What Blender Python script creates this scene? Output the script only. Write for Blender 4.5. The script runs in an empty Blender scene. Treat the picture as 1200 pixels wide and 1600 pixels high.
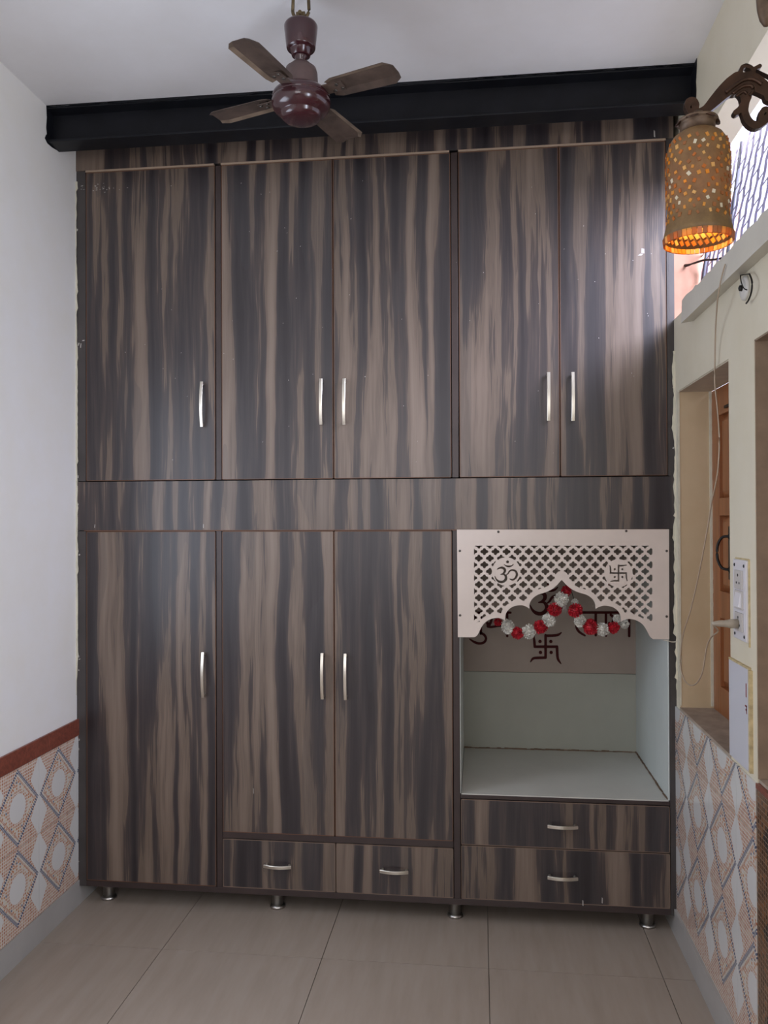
import bpy, bmesh, math, random
import numpy as np
from mathutils import Vector, Matrix
R = math.radians
random.seed(7)
S = bpy.context.scene
COL = S.collection

# ------------------------------------------------------------------ camera
YAW, PIT, ROLL, FPX, CD, CZ = R(6.6286), R(0.4562), R(-0.2301), 1278.3, 2.8, 1.3801
CAMP = Vector((0, -CD, CZ))
FW = Vector((-math.sin(YAW)*math.cos(PIT), math.cos(YAW)*math.cos(PIT), math.sin(PIT)))
RT0 = Vector((math.cos(YAW), math.sin(YAW), 0)); UP0 = RT0.cross(FW)
RT = RT0*math.cos(ROLL) + UP0*math.sin(ROLL); UPV = UP0*math.cos(ROLL) - RT0*math.sin(ROLL)
cd = bpy.data.cameras.new('camera'); cam = bpy.data.objects.new('camera', cd); COL.objects.link(cam)
cd.sensor_fit = 'HORIZONTAL'; cd.sensor_width = 36; cd.lens = FPX/1200*36; cd.clip_start = 0.05
m = Matrix((RT, UPV, -FW)).transposed().to_4x4(); m.translation = CAMP
cam.matrix_world = m; S.camera = cam

def at(u, v, ax, val):
    """point where the sight line through photo pixel (u,v) meets the real plane axis=val"""
    r = FW + RT*(u-600)/FPX - UPV*(v-800)/FPX
    t = (val-CAMP[ax])/r[ax]
    return CAMP + r*t

# ------------------------------------------------------------------ light
S.view_settings.view_transform = 'Standard'; S.view_settings.look = 'None'
S.view_settings.gamma = 1; S.view_settings.use_curve_mapping = False
S.view_settings.exposure = 0.09
w = bpy.data.worlds.new('sky'); S.world = w; w.use_nodes = True
bg = w.node_tree.nodes['Background']; bg.inputs[0].default_value = (0.80, 0.83, 1.0, 1); bg.inputs[1].default_value = 1.9

XLW = -1.4405
def area(name, loc, d, sx, sy, power, colr):
    l = bpy.data.lights.new(name, 'AREA'); l.shape = 'RECTANGLE'; l.size = sx; l.size_y = sy
    l.energy = power; l.color = colr
    o = bpy.data.objects.new(name, l); COL.objects.link(o); o.location = loc
    o.rotation_euler = Vector(d).to_track_quat('-Z', 'Y').to_euler()
    return o
area('added_side_light', (1.02, -2.20, 1.45), (-1, 0.0, -0.05), 0.86, 1.15, 42, (0.78, 0.85, 1.0))  # added light at a guessed opening in the right wall, out of view
area('daylight_ventilator', (1.75, -1.45, 2.95), (-1, 1.0, -0.62), 1.2, 1.0, 200, (0.78, 0.80, 1.0))
area('added_front_fill', (-0.45, -5.25, 1.75), (0, 1, 0.20), 1.5, 1.3, 20, (1.0, 0.96, 0.91))  # soft fill added behind the viewer, at a guessed opening

area('added_left_sheen_light', (XLW-.20, -1.08, 1.42), (1, 0, 0), .82, 1.08, 11, (0.76, 0.86, 1.0))  # added beyond a guessed window to strengthen the sheen on the left doors
# ------------------------------------------------------------------ node helper
class Nd:
    """tiny wrapper so shader maths reads like maths"""
    def __init__(s, name, **kw):
        s.m = bpy.data.materials.new(name); s.m.use_nodes = True
        s.t = s.m.node_tree; s.b = s.t.nodes['Principled BSDF']
        for k, v in kw.items(): s.set(k, v)
    def set(s, k, v):
        k = k.replace('_', ' ')
        i = s.b.inputs[k]
        if hasattr(v, 'links'): s.t.links.new(v, i)
        else: i.default_value = (*v, 1) if isinstance(v, tuple) and len(v) == 3 else v
    def n(s, typ, ins=(), out=0, **pr):
        x = s.t.nodes.new(typ)
        for k, v in pr.items(): setattr(x, k, v)
        for k, v in (ins.items() if isinstance(ins, dict) else enumerate(ins)):
            if v is None: continue
            if hasattr(v, 'links'): s.t.links.new(v, x.inputs[k])
            else: x.inputs[k].default_value = v
        return x.outputs[out]
    def f(s, op, *a): return s.n('ShaderNodeMath', a, operation=op)
    def obj(s): return s.n('ShaderNodeTexCoord', out='Object')
    def xyz(s, v):
        x = s.t.nodes.new('ShaderNodeSeparateXYZ'); s.t.links.new(v, x.inputs[0]); return x.outputs
    def comb(s, a, b, c): return s.n('ShaderNodeCombineXYZ', (a, b, c))
    def noise(s, vec, sc, det=2, rough=.5, out=0, dist=0):
        return s.n('ShaderNodeTexNoise', {'Vector': vec, 'Scale': sc, 'Detail': det, 'Roughness': rough, 'Distortion': dist}, out=out)
    def ramp(s, fac, stops, interp='LINEAR'):
        x = s.t.nodes.new('ShaderNodeValToRGB'); s.t.links.new(fac, x.inputs[0]); e = x.color_ramp.elements
        x.color_ramp.interpolation = interp
        while len(e) < len(stops): e.new(0.5)
        for i, (p, c) in enumerate(stops): e[i].position = p; e[i].color = (*c, 1)
        return x.outputs[0]
    def mix(s, fac, a, b):
        x = s.t.nodes.new('ShaderNodeMix'); x.data_type = 'RGBA'
        for i, v in ((0, fac), (6, a), (7, b)):
            if hasattr(v, 'links'): s.t.links.new(v, x.inputs[i])
            else: x.inputs[i].default_value = (*v, 1) if isinstance(v, tuple) else v
        return x.outputs[2]
    def bump(s, h, strength=.3, dist=.002):
        s.set('Normal', s.n('ShaderNodeBump', {'Height': h, 'Strength': strength, 'Distance': dist}))

def plain(name, c, rough=.5, metal=0, var=.0, vs=20, bump=0, bs=60, **kw):
    d = Nd(name, Roughness=rough, Metallic=metal, **kw)
    o = d.obj()
    if var:
        k = d.noise(o, vs, 4, .6)
        d.set('Base Color', d.ramp(k, [(.3, tuple(x*(1-var) for x in c)), (.7, tuple(min(1, x*(1+var)) for x in c))]))
    else: d.set('Base Color', c)
    if bump: d.bump(d.noise(o, bs, 3), bump)
    return d.m

def laminate():
    d = Nd('striped_laminate', Roughness=.33, Specular_IOR_Level=.6)
    o = d.xyz(d.obj()); rnd = d.n('ShaderNodeObjectInfo', out='Random')
    x = d.f('ADD', o[0], d.f('MULTIPLY', rnd, 37.0)); z = d.f('ADD', o[2], d.f('MULTIPLY', rnd, 11.0))
    wv = d.noise(d.comb(d.f('MULTIPLY', x, 4), 0, d.f('MULTIPLY', z, 1.6)), 1, 3, .55)
    x2 = d.f('ADD', x, d.f('MULTIPLY', wv, .045))
    n1 = d.noise(d.comb(d.f('MULTIPLY', x2, 17), 3, d.f('MULTIPLY', z, .52)), 1, 1.5, .5)
    n2 = d.noise(d.comb(d.f('MULTIPLY', x2, 42), 7, d.f('MULTIPLY', z, 2.0)), 1, 3, .6)
    n3 = d.noise(d.comb(d.f('MULTIPLY', x2, 210), 1, d.f('MULTIPLY', z, 3)), 1, 3, .6)
    v = d.f('ADD', d.f('ADD', d.f('MULTIPLY', n1, .66), d.f('MULTIPLY', n2, .31)), d.f('MULTIPLY', n3, .115))
    c = d.ramp(v, [(.40, (.016, .012, .014)), (.48, (.028, .022, .024)), (.525, (.044, .033, .032)), (.55, (.060, .044, .038)),
                   (.567, (.135, .098, .073)), (.585, (.115, .083, .063)), (.62, (.155, .113, .087)), (.70, (.195, .147, .115))])
    hue = d.noise(d.comb(d.f('MULTIPLY', x2, 9), 21, z), 1, 1)
    c = d.mix(d.f('MULTIPLY', d.f('GREATER_THAN', hue, .60), .22), c, (.036, .035, .039))
    d.set('Base Color', c)
    d.set('Roughness', d.f('ADD', .30, d.f('MULTIPLY', n2, .14)))
    d.bump(n3, .06, .0005)
    return d.m

def mosaic_tile():
    d = Nd('mosaic_print_tile', Roughness=.16)
    o = d.xyz(d.obj()); H = .125
    u = d.f('DIVIDE', o[1], H); v = d.f('DIVIDE', o[2], H)
    au = d.f('ABSOLUTE', u); av = d.f('ABSOLUTE', v)
    dd = d.f('ADD', au, av)
    rr = d.f('SQRT', d.f('ADD', d.f('MULTIPLY', u, u), d.f('MULTIPLY', v, v)))
    N_ = 13.0
    cu = d.f('MULTIPLY', u, N_); cv = d.f('MULTIPLY', v, N_)
    g = d.f('MULTIPLY', d.f('LESS_THAN', d.f('ABSOLUTE', d.f('SUBTRACT', d.f('FRACT', cu), .5)), .36),
            d.f('LESS_THAN', d.f('ABSOLUTE', d.f('SUBTRACT', d.f('FRACT', cv), .5)), .36))
    cell = d.n('ShaderNodeTexWhiteNoise', {'Vector': d.comb(d.f('FLOOR', cu), d.f('FLOOR', cv), 0)}, noise_dimensions='3D')
    cream = (.66, .61, .55); white = (.66, .65, .63)
    orange = d.ramp(cell, [(0, (.40, .17, .10)), (.5, (.50, .26, .16)), (1, (.56, .38, .27))])
    inner = d.ramp(cell, [(0, (.50, .24, .12)), (.40, (.60, .52, .36)), (.62, (.60, .55, .48)), (.9, (.13, .15, .21))], 'CONSTANT')
    def band(x, a, b): return d.f('MULTIPLY', d.f('GREATER_THAN', x, a), d.f('LESS_THAN', x, b))
    # outside of the diamond
    wd = d.f('LESS_THAN', d.f('ADD', d.f('DIVIDE', d.f('ABSOLUTE', d.f('SUBTRACT', au, 1)), .40),
                               d.f('DIVIDE', d.f('ABSOLUTE', d.f('SUBTRACT', av, .5)), .56)), 1)
    outc = d.mix(wd, d.mix(g, cream, orange), white)
    inc = d.mix(g, cream, inner)
    inc = d.mix(band(rr, .30, .46), inc, d.mix(g, cream, orange))
    inc = d.mix(d.f('LESS_THAN', rr, .36), inc, white)
    diag = d.f('FRACT', d.f('MULTIPLY', d.f('SUBTRACT', au, av), 11.0))
    dash = d.f('GREATER_THAN', diag, .3)
    blue = d.mix(dash, cream, (.10, .12, .19))
    inc = d.mix(band(dd, .72, .80), inc, d.mix(dash, cream, orange))
    inc = d.mix(band(dd, .86, .975), inc, blue)
    c = d.mix(d.f('LESS_THAN', dd, .975), outc, inc)
    d.set('Base Color', c)
    return d.m

def brown_mosaic():
    d = Nd('brown_mosaic_tile', Roughness=.25)
    o = d.xyz(d.obj())
    cx = d.f('MULTIPLY', o[1], 80); cz = d.f('MULTIPLY', o[2], 80)
    g = d.f('MULTIPLY', d.f('LESS_THAN', d.f('ABSOLUTE', d.f('SUBTRACT', d.f('FRACT', cx), .5)), .40),
            d.f('LESS_THAN', d.f('ABSOLUTE', d.f('SUBTRACT', d.f('FRACT', cz), .5)), .40))
    fz = d.f('ABSOLUTE', d.f('SUBTRACT', d.f('FRACT', d.f('DIVIDE', o[2], .21)), .5))
    blk = d.f('LESS_THAN', d.f('ADD', d.f('MULTIPLY', d.f('ABSOLUTE', d.f('SUBTRACT', d.f('FRACT', d.f('ADD', d.f('DIVIDE', o[1], .21), .5)), .5)), 1.0), fz), .2)
    cell = d.n('ShaderNodeTexWhiteNoise', {'Vector': d.comb(d.f('FLOOR', cx), d.f('FLOOR', cz), 0)}, noise_dimensions='3D')
    br = d.ramp(cell, [(0, (.07, .03, .012)), (1, (.19, .085, .035))])
    d.set('Base Color', d.mix(g, (.20, .14, .10), d.mix(blk, br, (.012, .012, .014))))
    return d.m

def plaster(name, c, warm):
    d = Nd(name, Roughness=.55); o = d.obj()
    k = d.noise(o, 1.6, 5, .6); k2 = d.noise(o, 9, 4, .6)
    col = d.ramp(d.f('ADD', d.f('MULTIPLY', k, .6), d.f('MULTIPLY', k2, .4)), [(.35, warm), (.62, c)])
    d.set('Base Color', col)
    d.bump(d.f('ADD', d.noise(o, 14, 4), d.f('MULTIPLY', d.noise(o, 120, 2), .25)), .25, .003)
    return d.m

def floor_mat():
    d = Nd('beige_vitrified_tile', Roughness=.27); o = d.xyz(d.obj())
    rnd = d.n('ShaderNodeObjectInfo', out='Random')
    v = d.comb(d.f('ADD', d.f('MULTIPLY', o[0], 24), d.f('MULTIPLY', rnd, 50)), d.f('ADD', d.f('MULTIPLY', o[1], 3.0), d.f('MULTIPLY', rnd, 9)), 0)
    k = d.noise(v, 1, 4, .6)
    d.set('Base Color', d.ramp(k, [(.25, (.34, .278, .225)), (.52, (.375, .31, .255)), (.8, (.40, .34, .285))]))
    return d.m

M = {}
M['lam'] = laminate()
M['tile'] = mosaic_tile(); M['brownmosaic'] = brown_mosaic()
M['wall_l'] = plaster('cream_white_plaster', (.81, .80, .79), (.79, .765, .71))
M['wall_r'] = plaster('cream_plaster', (.70, .645, .51), (.66, .60, .455))
M['reveal'] = plaster('raw_reveal_plaster', (.56, .43, .27), (.48, .36, .21))
M['ceil'] = plaster('white_ceiling_paint', (.80, .795, .81), (.76, .75, .75))
M['pink'] = plain('salmon_outer_plaster', (.48, .26, .18), .8, var=.15, vs=9)
M['floor'] = floor_mat()
M['grout'] = plain('grout', (.20, .17, .14), .9)
M['base'] = plain('grey_skirting_tile', (.40, .385, .365), .3, var=.08, vs=5)
M['granite'] = plain('red_brown_border_tile', (.20, .055, .035), .3, var=.35, vs=90)
M['beam'] = plain('black_gloss_paint', (.007, .0075, .010), .42, var=.3, vs=12, bump=.25, bs=25, Specular_IOR_Level=.2)
M['edge'] = plain('brown_edge_band', (.13, .060, .032), .5)
M['edge2'] = plain('pale_brown_edge_band', (.19, .13, .095), .5)
M['bead'] = plain('tan_edge_bead', (.34, .25, .18), .5)
M['frame'] = plain('dark_brown_frame_laminate', (.040, .026, .024), .38, var=.2, vs=6)
M['stile'] = plain('charcoal_stile_laminate', (.052, .045, .043), .36, var=.25, vs=5)
M['inside'] = plain('dark_carcass', (.018, .013, .012), .7)
M['nickel'] = plain('brushed_nickel', (.70, .66, .58), .30, 1.0)
M['steel'] = plain('dull_steel', (.50, .48, .45), .32, 1.0)
M['rubber'] = plain('black_rubber', (.02, .02, .02), .7)
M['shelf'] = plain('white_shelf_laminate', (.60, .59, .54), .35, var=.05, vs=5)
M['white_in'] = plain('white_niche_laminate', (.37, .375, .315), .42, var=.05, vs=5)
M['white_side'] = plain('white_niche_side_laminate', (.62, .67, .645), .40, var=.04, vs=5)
M['mauve'] = plain('pale_mauve_board', (.34, .275, .23), .5, var=.07, vs=4)
M['red'] = plain('dark_red_lettering', (.050, .003, .003), .5, Specular_IOR_Level=.12)
M['fret'] = plain('ivory_cut_board', (.66, .57, .50), .45, var=.05, vs=7)
M['screw'] = plain('dark_screw_metal', (.10, .09, .08), .4, .8)
M['fl_red'] = plain('red_paper_petals', (.42, .010, .022), .6, var=.5, vs=60)
M['fl_white'] = plain('white_paper_petals', (.66, .64, .58), .6, var=.35, vs=60)
M['leaf'] = plain('dark_green_string', (.03, .035, .02), .7)
M['tassel'] = plain('pale_ribbon', (.42, .38, .36), .5)
M['fan_red'] = plain('maroon_enamel', (.036, .008, .011), .22, var=.25, vs=10, Coat_Weight=.4)
M['fan_pink'] = plain('dusty_maroon_enamel', (.085, .052, .048), .5, var=.25, vs=14)
M['blade'] = plain('dusty_brown_blade_paint', (.070, .047, .036), .5, var=.5, vs=16)
M['blade2'] = plain('pale_brown_blade_edge', (.16, .115, .08), .5, var=.35, vs=18)
M['hook'] = plain('old_bronze_hook', (.13, .095, .05), .45, .7)
M['bronze'] = plain('antique_copper_casting', (.050, .024, .014), .34, .55, var=.5, vs=30)
M['bronze2'] = plain('dusty_copper', (.12, .075, .045), .5, .35, var=.4, vs=35)
M['iron'] = plain('black_iron', (.015, .013, .012), .45, .5)
M['mesh'] = plain('lavender_glow_mesh', (.42, .40, .60), .5, .0)  # lavender glow of the window put into the strand colour
M['meshdark'] = plain('dark_mesh_frame_metal', (.10, .10, .13), .6, .2)  # dark metal for the rods framing the mesh
M['wire'] = plain('cream_cable', (.42, .33, .24), .5)
M['wirew'] = plain('white_cable', (.60, .55, .47), .5)
M['plate'] = plain('white_switch_plastic', (.66, .64, .66), .3)
M['plate2'] = plain('grey_white_switch_plastic', (.52, .49, .46), .3)
M['dark'] = plain('dark_socket_hole', (.012, .012, .014), .6)
M['wtile'] = plain('white_glazed_tile', (.62, .62, .67), .18)
M['mortar'] = plain('yellowed_mortar', (.50, .40, .22), .8, var=.3, vs=40)
M['sill'] = plain('dusty_cement_sill', (.36, .29, .225), .8, var=.25, vs=14, bump=.4)
M['redink'] = plain('dark_red_print', (.20, .02, .02), .5)
M['flake'] = plain('flaking_cream_paint', (.60, .57, .45), .7, var=.1)
M['blackbulb'] = plain('white_lamp_holder', (.60, .58, .54), .4)

def door_wood():
    d = Nd('varnished_red_wood', Roughness=.32); o = d.xyz(d.obj())
    k = d.noise(d.comb(d.f('MULTIPLY', o[0], 40), d.f('MULTIPLY', o[1], 40), d.f('MULTIPLY', o[2], 3)), 1, 4, .6)
    d.set('Base Color', d.ramp(k, [(.3, (.20, .066, .022)), (.7, (.33, .12, .042))])); return d.m
M['wood'] = door_wood()

def shade_mats():
    d = Nd('dusty_amber_shade', Roughness=.6); o = d.obj()
    k = d.noise(o, 45, 4, .7)
    c = d.ramp(k, [(.3, (.115, .066, .022)), (.7, (.20, .122, .044))])
    d.set('Base Color', c)
    tr = d.n('ShaderNodeBsdfTranslucent', {'Color': (.6, .26, .06, 1)})
    mx = d.n('ShaderNodeMixShader', {0: .10, 1: d.b.outputs[0], 2: tr})
    d.t.links.new(mx, d.t.nodes['Material Output'].inputs[0])
    e = Nd('amber_glass_chips', Roughness=.2)
    r = e.n('ShaderNodeNewGeometry', out='Random Per Island')
    cc = e.ramp(r, [(0, (.62, .20, .04)), (.30, (.80, .38, .08)), (.50, (.42, .17, .06)), (.66, (.85, .52, .18)), (.84, (.85, .78, .60)), (.92, (.90, .36, .04))], 'CONSTANT')  # palette lightened to stand for light glowing through the chips
    e.set('Base Color', cc)
    tr = e.n('ShaderNodeBsdfTranslucent', {'Color': cc})
    mx = e.n('ShaderNodeMixShader', {0: .45, 1: e.b.outputs[0], 2: tr})
    e.t.links.new(mx, e.t.nodes['Material Output'].inputs[0])
    return d.m, e.m
M['shade'], M['chips'] = shade_mats()

# ------------------------------------------------------------------ mesh helper
class MB:
    def __init__(s): s.v = []; s.f = []; s.sm = []; s.mi = []; s.cur = 0
    def add(s, vs, fs, smooth=False):
        k = len(s.v); s.v += [tuple(p) for p in vs]
        for f in fs: s.f.append([k+i for i in f]); s.sm.append(smooth); s.mi.append(s.cur)
        return s
    def box(s, x0, x1, y0, y1, z0, z1):
        x0, x1 = sorted((x0, x1)); y0, y1 = sorted((y0, y1)); z0, z1 = sorted((z0, z1))
        return s.add([(x0, y0, z0), (x1, y0, z0), (x1, y1, z0), (x0, y1, z0), (x0, y0, z1), (x1, y0, z1), (x1, y1, z1), (x0, y1, z1)],
                     [(0, 3, 2, 1), (4, 5, 6, 7), (0, 1, 5, 4), (1, 2, 6, 5), (2, 3, 7, 6), (3, 0, 4, 7)])
    def lathe(s, prof, c=(0, 0, 0), n=32, axis=2, cap=True, smooth=True):
        vs = []; fs = []
        for (r, h) in prof:
            for i in range(n):
                a = 2*math.pi*i/n; p = [r*math.cos(a), r*math.sin(a), h]
                if axis == 1: p = [p[0], p[2], p[1]]
                if axis == 0: p = [p[2], p[0], p[1]]
                vs.append((p[0]+c[0], p[1]+c[1], p[2]+c[2]))
        for j in range(len(prof)-1):
            for i in range(n):
                fs.append((j*n+i, j*n+(i+1) % n, (j+1)*n+(i+1) % n, (j+1)*n+i))
        s.add(vs, fs, smooth)
        if cap:
            k = len(s.v)-len(vs)
            for j in (0, len(prof)-1): s.f.append([k+j*n+i for i in range(n)]); s.sm.append(False); s.mi.append(s.cur)
        return s
    def sweep(s, pts, prof, up=Vector((0, 0, 1)), scale=None, smooth=True, closed=False):
        """sweep a closed 2D profile along pts"""
        pts = [Vector(p) for p in pts]; n = len(prof); vs = []; fs = []; L = len(pts)
        for i, p in enumerate(pts):
            t = (pts[(i+1) % L if closed else min(i+1, L-1)] - pts[(i-1) % L if closed else max(i-1, 0)]).normalized()
            a = up.cross(t)
            if a.length < 1e-4: a = Vector((1, 0, 0)).cross(t)
            a.normalize(); b = t.cross(a)
            k = scale[i] if scale else 1
            for (x, y) in prof: vs.append(p+a*x*k+b*y*k)
        rng = L if closed else L-1
        for i in range(rng):
            j2 = (i+1) % L
            for j in range(n): fs.append((i*n+j, i*n+(j+1) % n, j2*n+(j+1) % n, j2*n+j))
        if not closed: fs += [tuple(range(n))[::-1], tuple((L-1)*n+j for j in range(n))]
        return s.add(vs, fs, smooth)
    def tube(s, pts, r, n=8, scale=None, closed=False, up=Vector((0, 0, 1))):
        return s.sweep(pts, [(r*math.cos(2*math.pi*i/n), r*math.sin(2*math.pi*i/n)) for i in range(n)], up, scale, True, closed)
    def prism(s, poly, fn0, fn1):
        """poly of 2D points -> front (fn0) and back (fn1) caps with side walls"""
        n = len(poly)
        return s.add([fn0(*p) for p in poly]+[fn1(*p) for p in poly],
                     [tuple(range(n)), tuple(range(2*n-1, n-1, -1))]+[(i, i+n, (i+1) % n+n, (i+1) % n) for i in range(n)])
    def build(s, name, mat, parent=None, origin=None, bevel=0, fix=True):
        me = bpy.data.meshes.new(name)
        o0 = Vector(origin) if origin else Vector((0, 0, 0))
        me.from_pydata([tuple(Vector(p)-o0) for p in s.v], [], s.f)
        for p, sm, mi in zip(me.polygons, s.sm, s.mi): p.use_smooth = sm; p.material_index = mi
        for mm in (mat if isinstance(mat, (list, tuple)) else [mat]): me.materials.append(mm)
        if fix:
            bm = bmesh.new(); bm.from_mesh(me); bmesh.ops.recalc_face_normals(bm, faces=bm.faces); bm.to_mesh(me); bm.free()
        ob = bpy.data.objects.new(name, me); COL.objects.link(ob)
        if parent: ob.parent = parent
        ob.location = o0 - (GL(parent) if parent else Vector((0, 0, 0)))
        if bevel:
            b = ob.modifiers.new('bevel', 'BEVEL'); b.width = bevel; b.segments = 2; b.limit_method = 'ANGLE'
        return ob
def GL(o):
    p = Vector((0, 0, 0))
    while o: p += o.location; o = o.parent
    return p
def box(x0, x1, y0, y1, z0, z1): return MB().box(x0, x1, y0, y1, z0, z1)
def bobj(name, mat, b, parent=None, bevel=0, origin=None):
    x0, x1, y0, y1, z0, z1 = b
    return box(*b).build(name, mat, parent, origin or ((x0+x1)/2, (y0+y1)/2, (z0+z1)/2), bevel)
def thing(name, loc, label=None, cat=None, group=None, kind=None):
    o = bpy.data.objects.new(name, None); COL.objects.link(o); o.location = loc; o.empty_display_size = .05
    return tag(o, label, cat, group, kind)
def tag(o, label=None, cat=None, group=None, kind=None):
    for k, v in (('label', label), ('category', cat), ('group', group), ('kind', kind)):
        if v: o[k] = v
    return o
def struct(o, label=None): return tag(o, label, kind='structure')
def smoothp(pts, n=6, closed=False):
    """Catmull-Rom through points"""
    P = [Vector(p) for p in pts]; out = []; L = len(P)
    for i in range(L if closed else L-1):
        p0 = P[(i-1) % L] if closed or i > 0 else P[0]; p1 = P[i]; p2 = P[(i+1) % L]
        p3 = P[(i+2) % L] if closed or i+2 < L else P[-1]
        for k in range(n):
            t = k/n
            out.append(.5*((2*p1)+(p2-p0)*t+(2*p0-5*p1+4*p2-p3)*t*t+(3*p1-p0-3*p2+p3)*t**3))
    if not closed: out.append(P[-1])
    return out

# contour tracing of implicit 2D shapes (for fretwork, letters, castings)
def contours(F, x0, y0, h):
    ny, nx = F.shape; I = F > 0
    mixed = (I[:-1, :-1] ^ I[1:, :-1]) | (I[:-1, :-1] ^ I[:-1, 1:]) | (I[1:, 1:] ^ I[1:, :-1]) | (I[1:, 1:] ^ I[:-1, 1:])
    seg = {}; pos = {}
    def ep(k):
        if k not in pos:
            j, i, d = k; a = F[j, i]; b = F[j, i+1] if d == 0 else F[j+1, i]; t = a/(a-b)
            pos[k] = (x0+h*(i+(t if d == 0 else 0)), y0+h*(j+(t if d == 1 else 0)))
        return k
    for j, i in zip(*np.nonzero(mixed)):
        j = int(j); i = int(i)
        a, b, c, d = I[j, i], I[j, i+1], I[j+1, i+1], I[j+1, i]
        e = []
        if a != b: e.append((j, i, 0))
        if b != c: e.append((j, i+1, 1))
        if c != d: e.append((j+1, i, 0))
        if d != a: e.append((j, i, 1))
        prs = [(e[0], e[1])] if len(e) == 2 else ([(e[0], e[1]), (e[2], e[3])] if not a else [(e[0], e[3]), (e[1], e[2])])
        for p, q in prs:
            ep(p); ep(q); seg.setdefault(p, []).append(q); seg.setdefault(q, []).append(p)
    loops = []; used = set()
    for s0 in seg:
        if s0 in used: continue
        lp = [s0]; used.add(s0); cur = s0
        while True:
            nx_ = [q for q in seg[cur] if q not in used]
            if not nx_: break
            cur = nx_[0]; used.add(cur); lp.append(cur)
        if len(lp) > 5:
            P = [pos[k] for k in lp]
            A = abs(sum(P[i][0]*P[i-1][1]-P[i-1][0]*P[i][1] for i in range(len(P))))/2
            if A > h*h*2.5: loops.append(P)
    return loops
def simplify(P, tol):
    out = [P[0]]
    i = 0; n = len(P)
    while i < n-1:
        j = min(i+2, n-1)
        while j < n-1 and j-i < 14:
            a = np.array(P[i]); b = np.array(P[j+1]); d = b-a; L = np.hypot(*d)+1e-9
            if max(abs(d[0]*(q[1]-a[1])-d[1]*(q[0]-a[0]))/L for q in P[i+1:j+1]) > tol: break
            j += 1
        out.append(P[j]); i = j
    return out[:-1] if len(out) > 4 else P
def strokes_field(st, x0, y0, x1, y1, h):
    """st: list of (points, halfwidths) -> signed field, positive inside"""
    X, Y = np.meshgrid(np.arange(x0, x1, h), np.arange(y0, y1, h)); F = np.full(X.shape, -1e3)
    for pts, hw in st:
        if len(pts) == 1:
            F = np.maximum(F, hw-np.hypot(X-pts[0][0], Y-pts[0][1])); continue
        n = len(pts)
        P = smoothp([(p[0], p[1], 0) for p in pts], 5) if n > 2 else [Vector((*p, 0)) for p in pts]
        W = hw if isinstance(hw, (list, tuple)) else [hw]*n
        m_ = len(P)-1
        for i in range(m_):
            a, b = P[i], P[i+1]; w0 = np.interp(i/m_*(n-1), range(n), W); w1 = np.interp((i+1)/m_*(n-1), range(n), W)
            dx, dy = b.x-a.x, b.y-a.y; L2 = dx*dx+dy*dy+1e-9
            t = np.clip(((X-a.x)*dx+(Y-a.y)*dy)/L2, 0, 1)
            F = np.maximum(F, w0+(w1-w0)*t-np.hypot(X-a.x-t*dx, Y-a.y-t*dy))
    return F
def filled(name, loops, depth, fn, mat, parent, bev=0):
    """2D loops (even-odd filled, extruded by depth) placed by fn(x, y, d)"""
    cu = bpy.data.curves.new(name, 'CURVE'); cu.dimensions = '2D'; cu.fill_mode = 'BOTH'; cu.extrude = .5
    for P in loops:
        sp = cu.splines.new('POLY'); sp.points.add(len(P)-1); sp.use_cyclic_u = True
        for q, p in zip(sp.points, P): q.co = (p[0], p[1], 0, 1)
    tmp = bpy.data.objects.new('tmp', cu); COL.objects.link(tmp)
    dg = bpy.context.evaluated_depsgraph_get(); dg.update()
    me = bpy.data.meshes.new_from_object(tmp.evaluated_get(dg))
    bpy.data.objects.remove(tmp); bpy.data.curves.remove(cu)
    mb = MB(); mb.v = [tuple(fn(v.co.x, v.co.y, (v.co.z+.5)*depth)) for v in me.vertices]
    mb.f = [list(p.vertices) for p in me.polygons]; mb.sm = [False]*len(mb.f); mb.mi = [0]*len(mb.f)
    bpy.data.meshes.remove(me)
    c = sum((Vector(v) for v in mb.v), Vector())/len(mb.v)
    ob = mb.build(name, mat, parent, c)
    bm = bmesh.new(); bm.from_mesh(ob.data); bmesh.ops.remove_doubles(bm, verts=bm.verts, dist=1e-5)
    bmesh.ops.recalc_face_normals(bm, faces=bm.faces); bm.to_mesh(ob.data); bm.free()
    if bev:
        b = ob.modifiers.new('bevel', 'BEVEL'); b.width = bev; b.segments = 2; b.limit_method = 'ANGLE'
    return ob

# ------------------------------------------------------------------ the room
XL, XR, XU, ZC = -1.4405, .645, .665, 2.775
YF, YB = -5.1, .66
TH = .11
# left wall, with a guessed window out of view, added for the sheen on the doors
struct(MB().box(XL-TH, XL, YF, YB, 0, .85).box(XL-TH, XL, YF, YB, 1.95, ZC).box(XL-TH, XL, -.66, YB, .85, 1.95).box(XL-TH, XL, YF, -1.5, .85, 1.95).build('wall_left', M['wall_l']))
wl = bpy.data.objects['wall_left']
struct(box(XL-TH, XR+.3, YB, YB+.1, 0, ZC).build('wall_back', M['wall_l']))
struct(box(XL-TH, XR+.3, YF-.1, YB+.1, ZC, ZC+.12).build('ceiling', M['ceil']))
# room wall behind the viewer, with an opening added for the fill light
struct(MB().box(XL, -1.2, YF-.1, YF, 0, ZC).box(.3, XR+.1, YF-.1, YF, 0, ZC).box(-1.2, .3, YF-.1, YF, 2.35, ZC).box(-1.2, .3, YF-.1, YF, 0, .95).build('wall_front', M['wall_l']))
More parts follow.
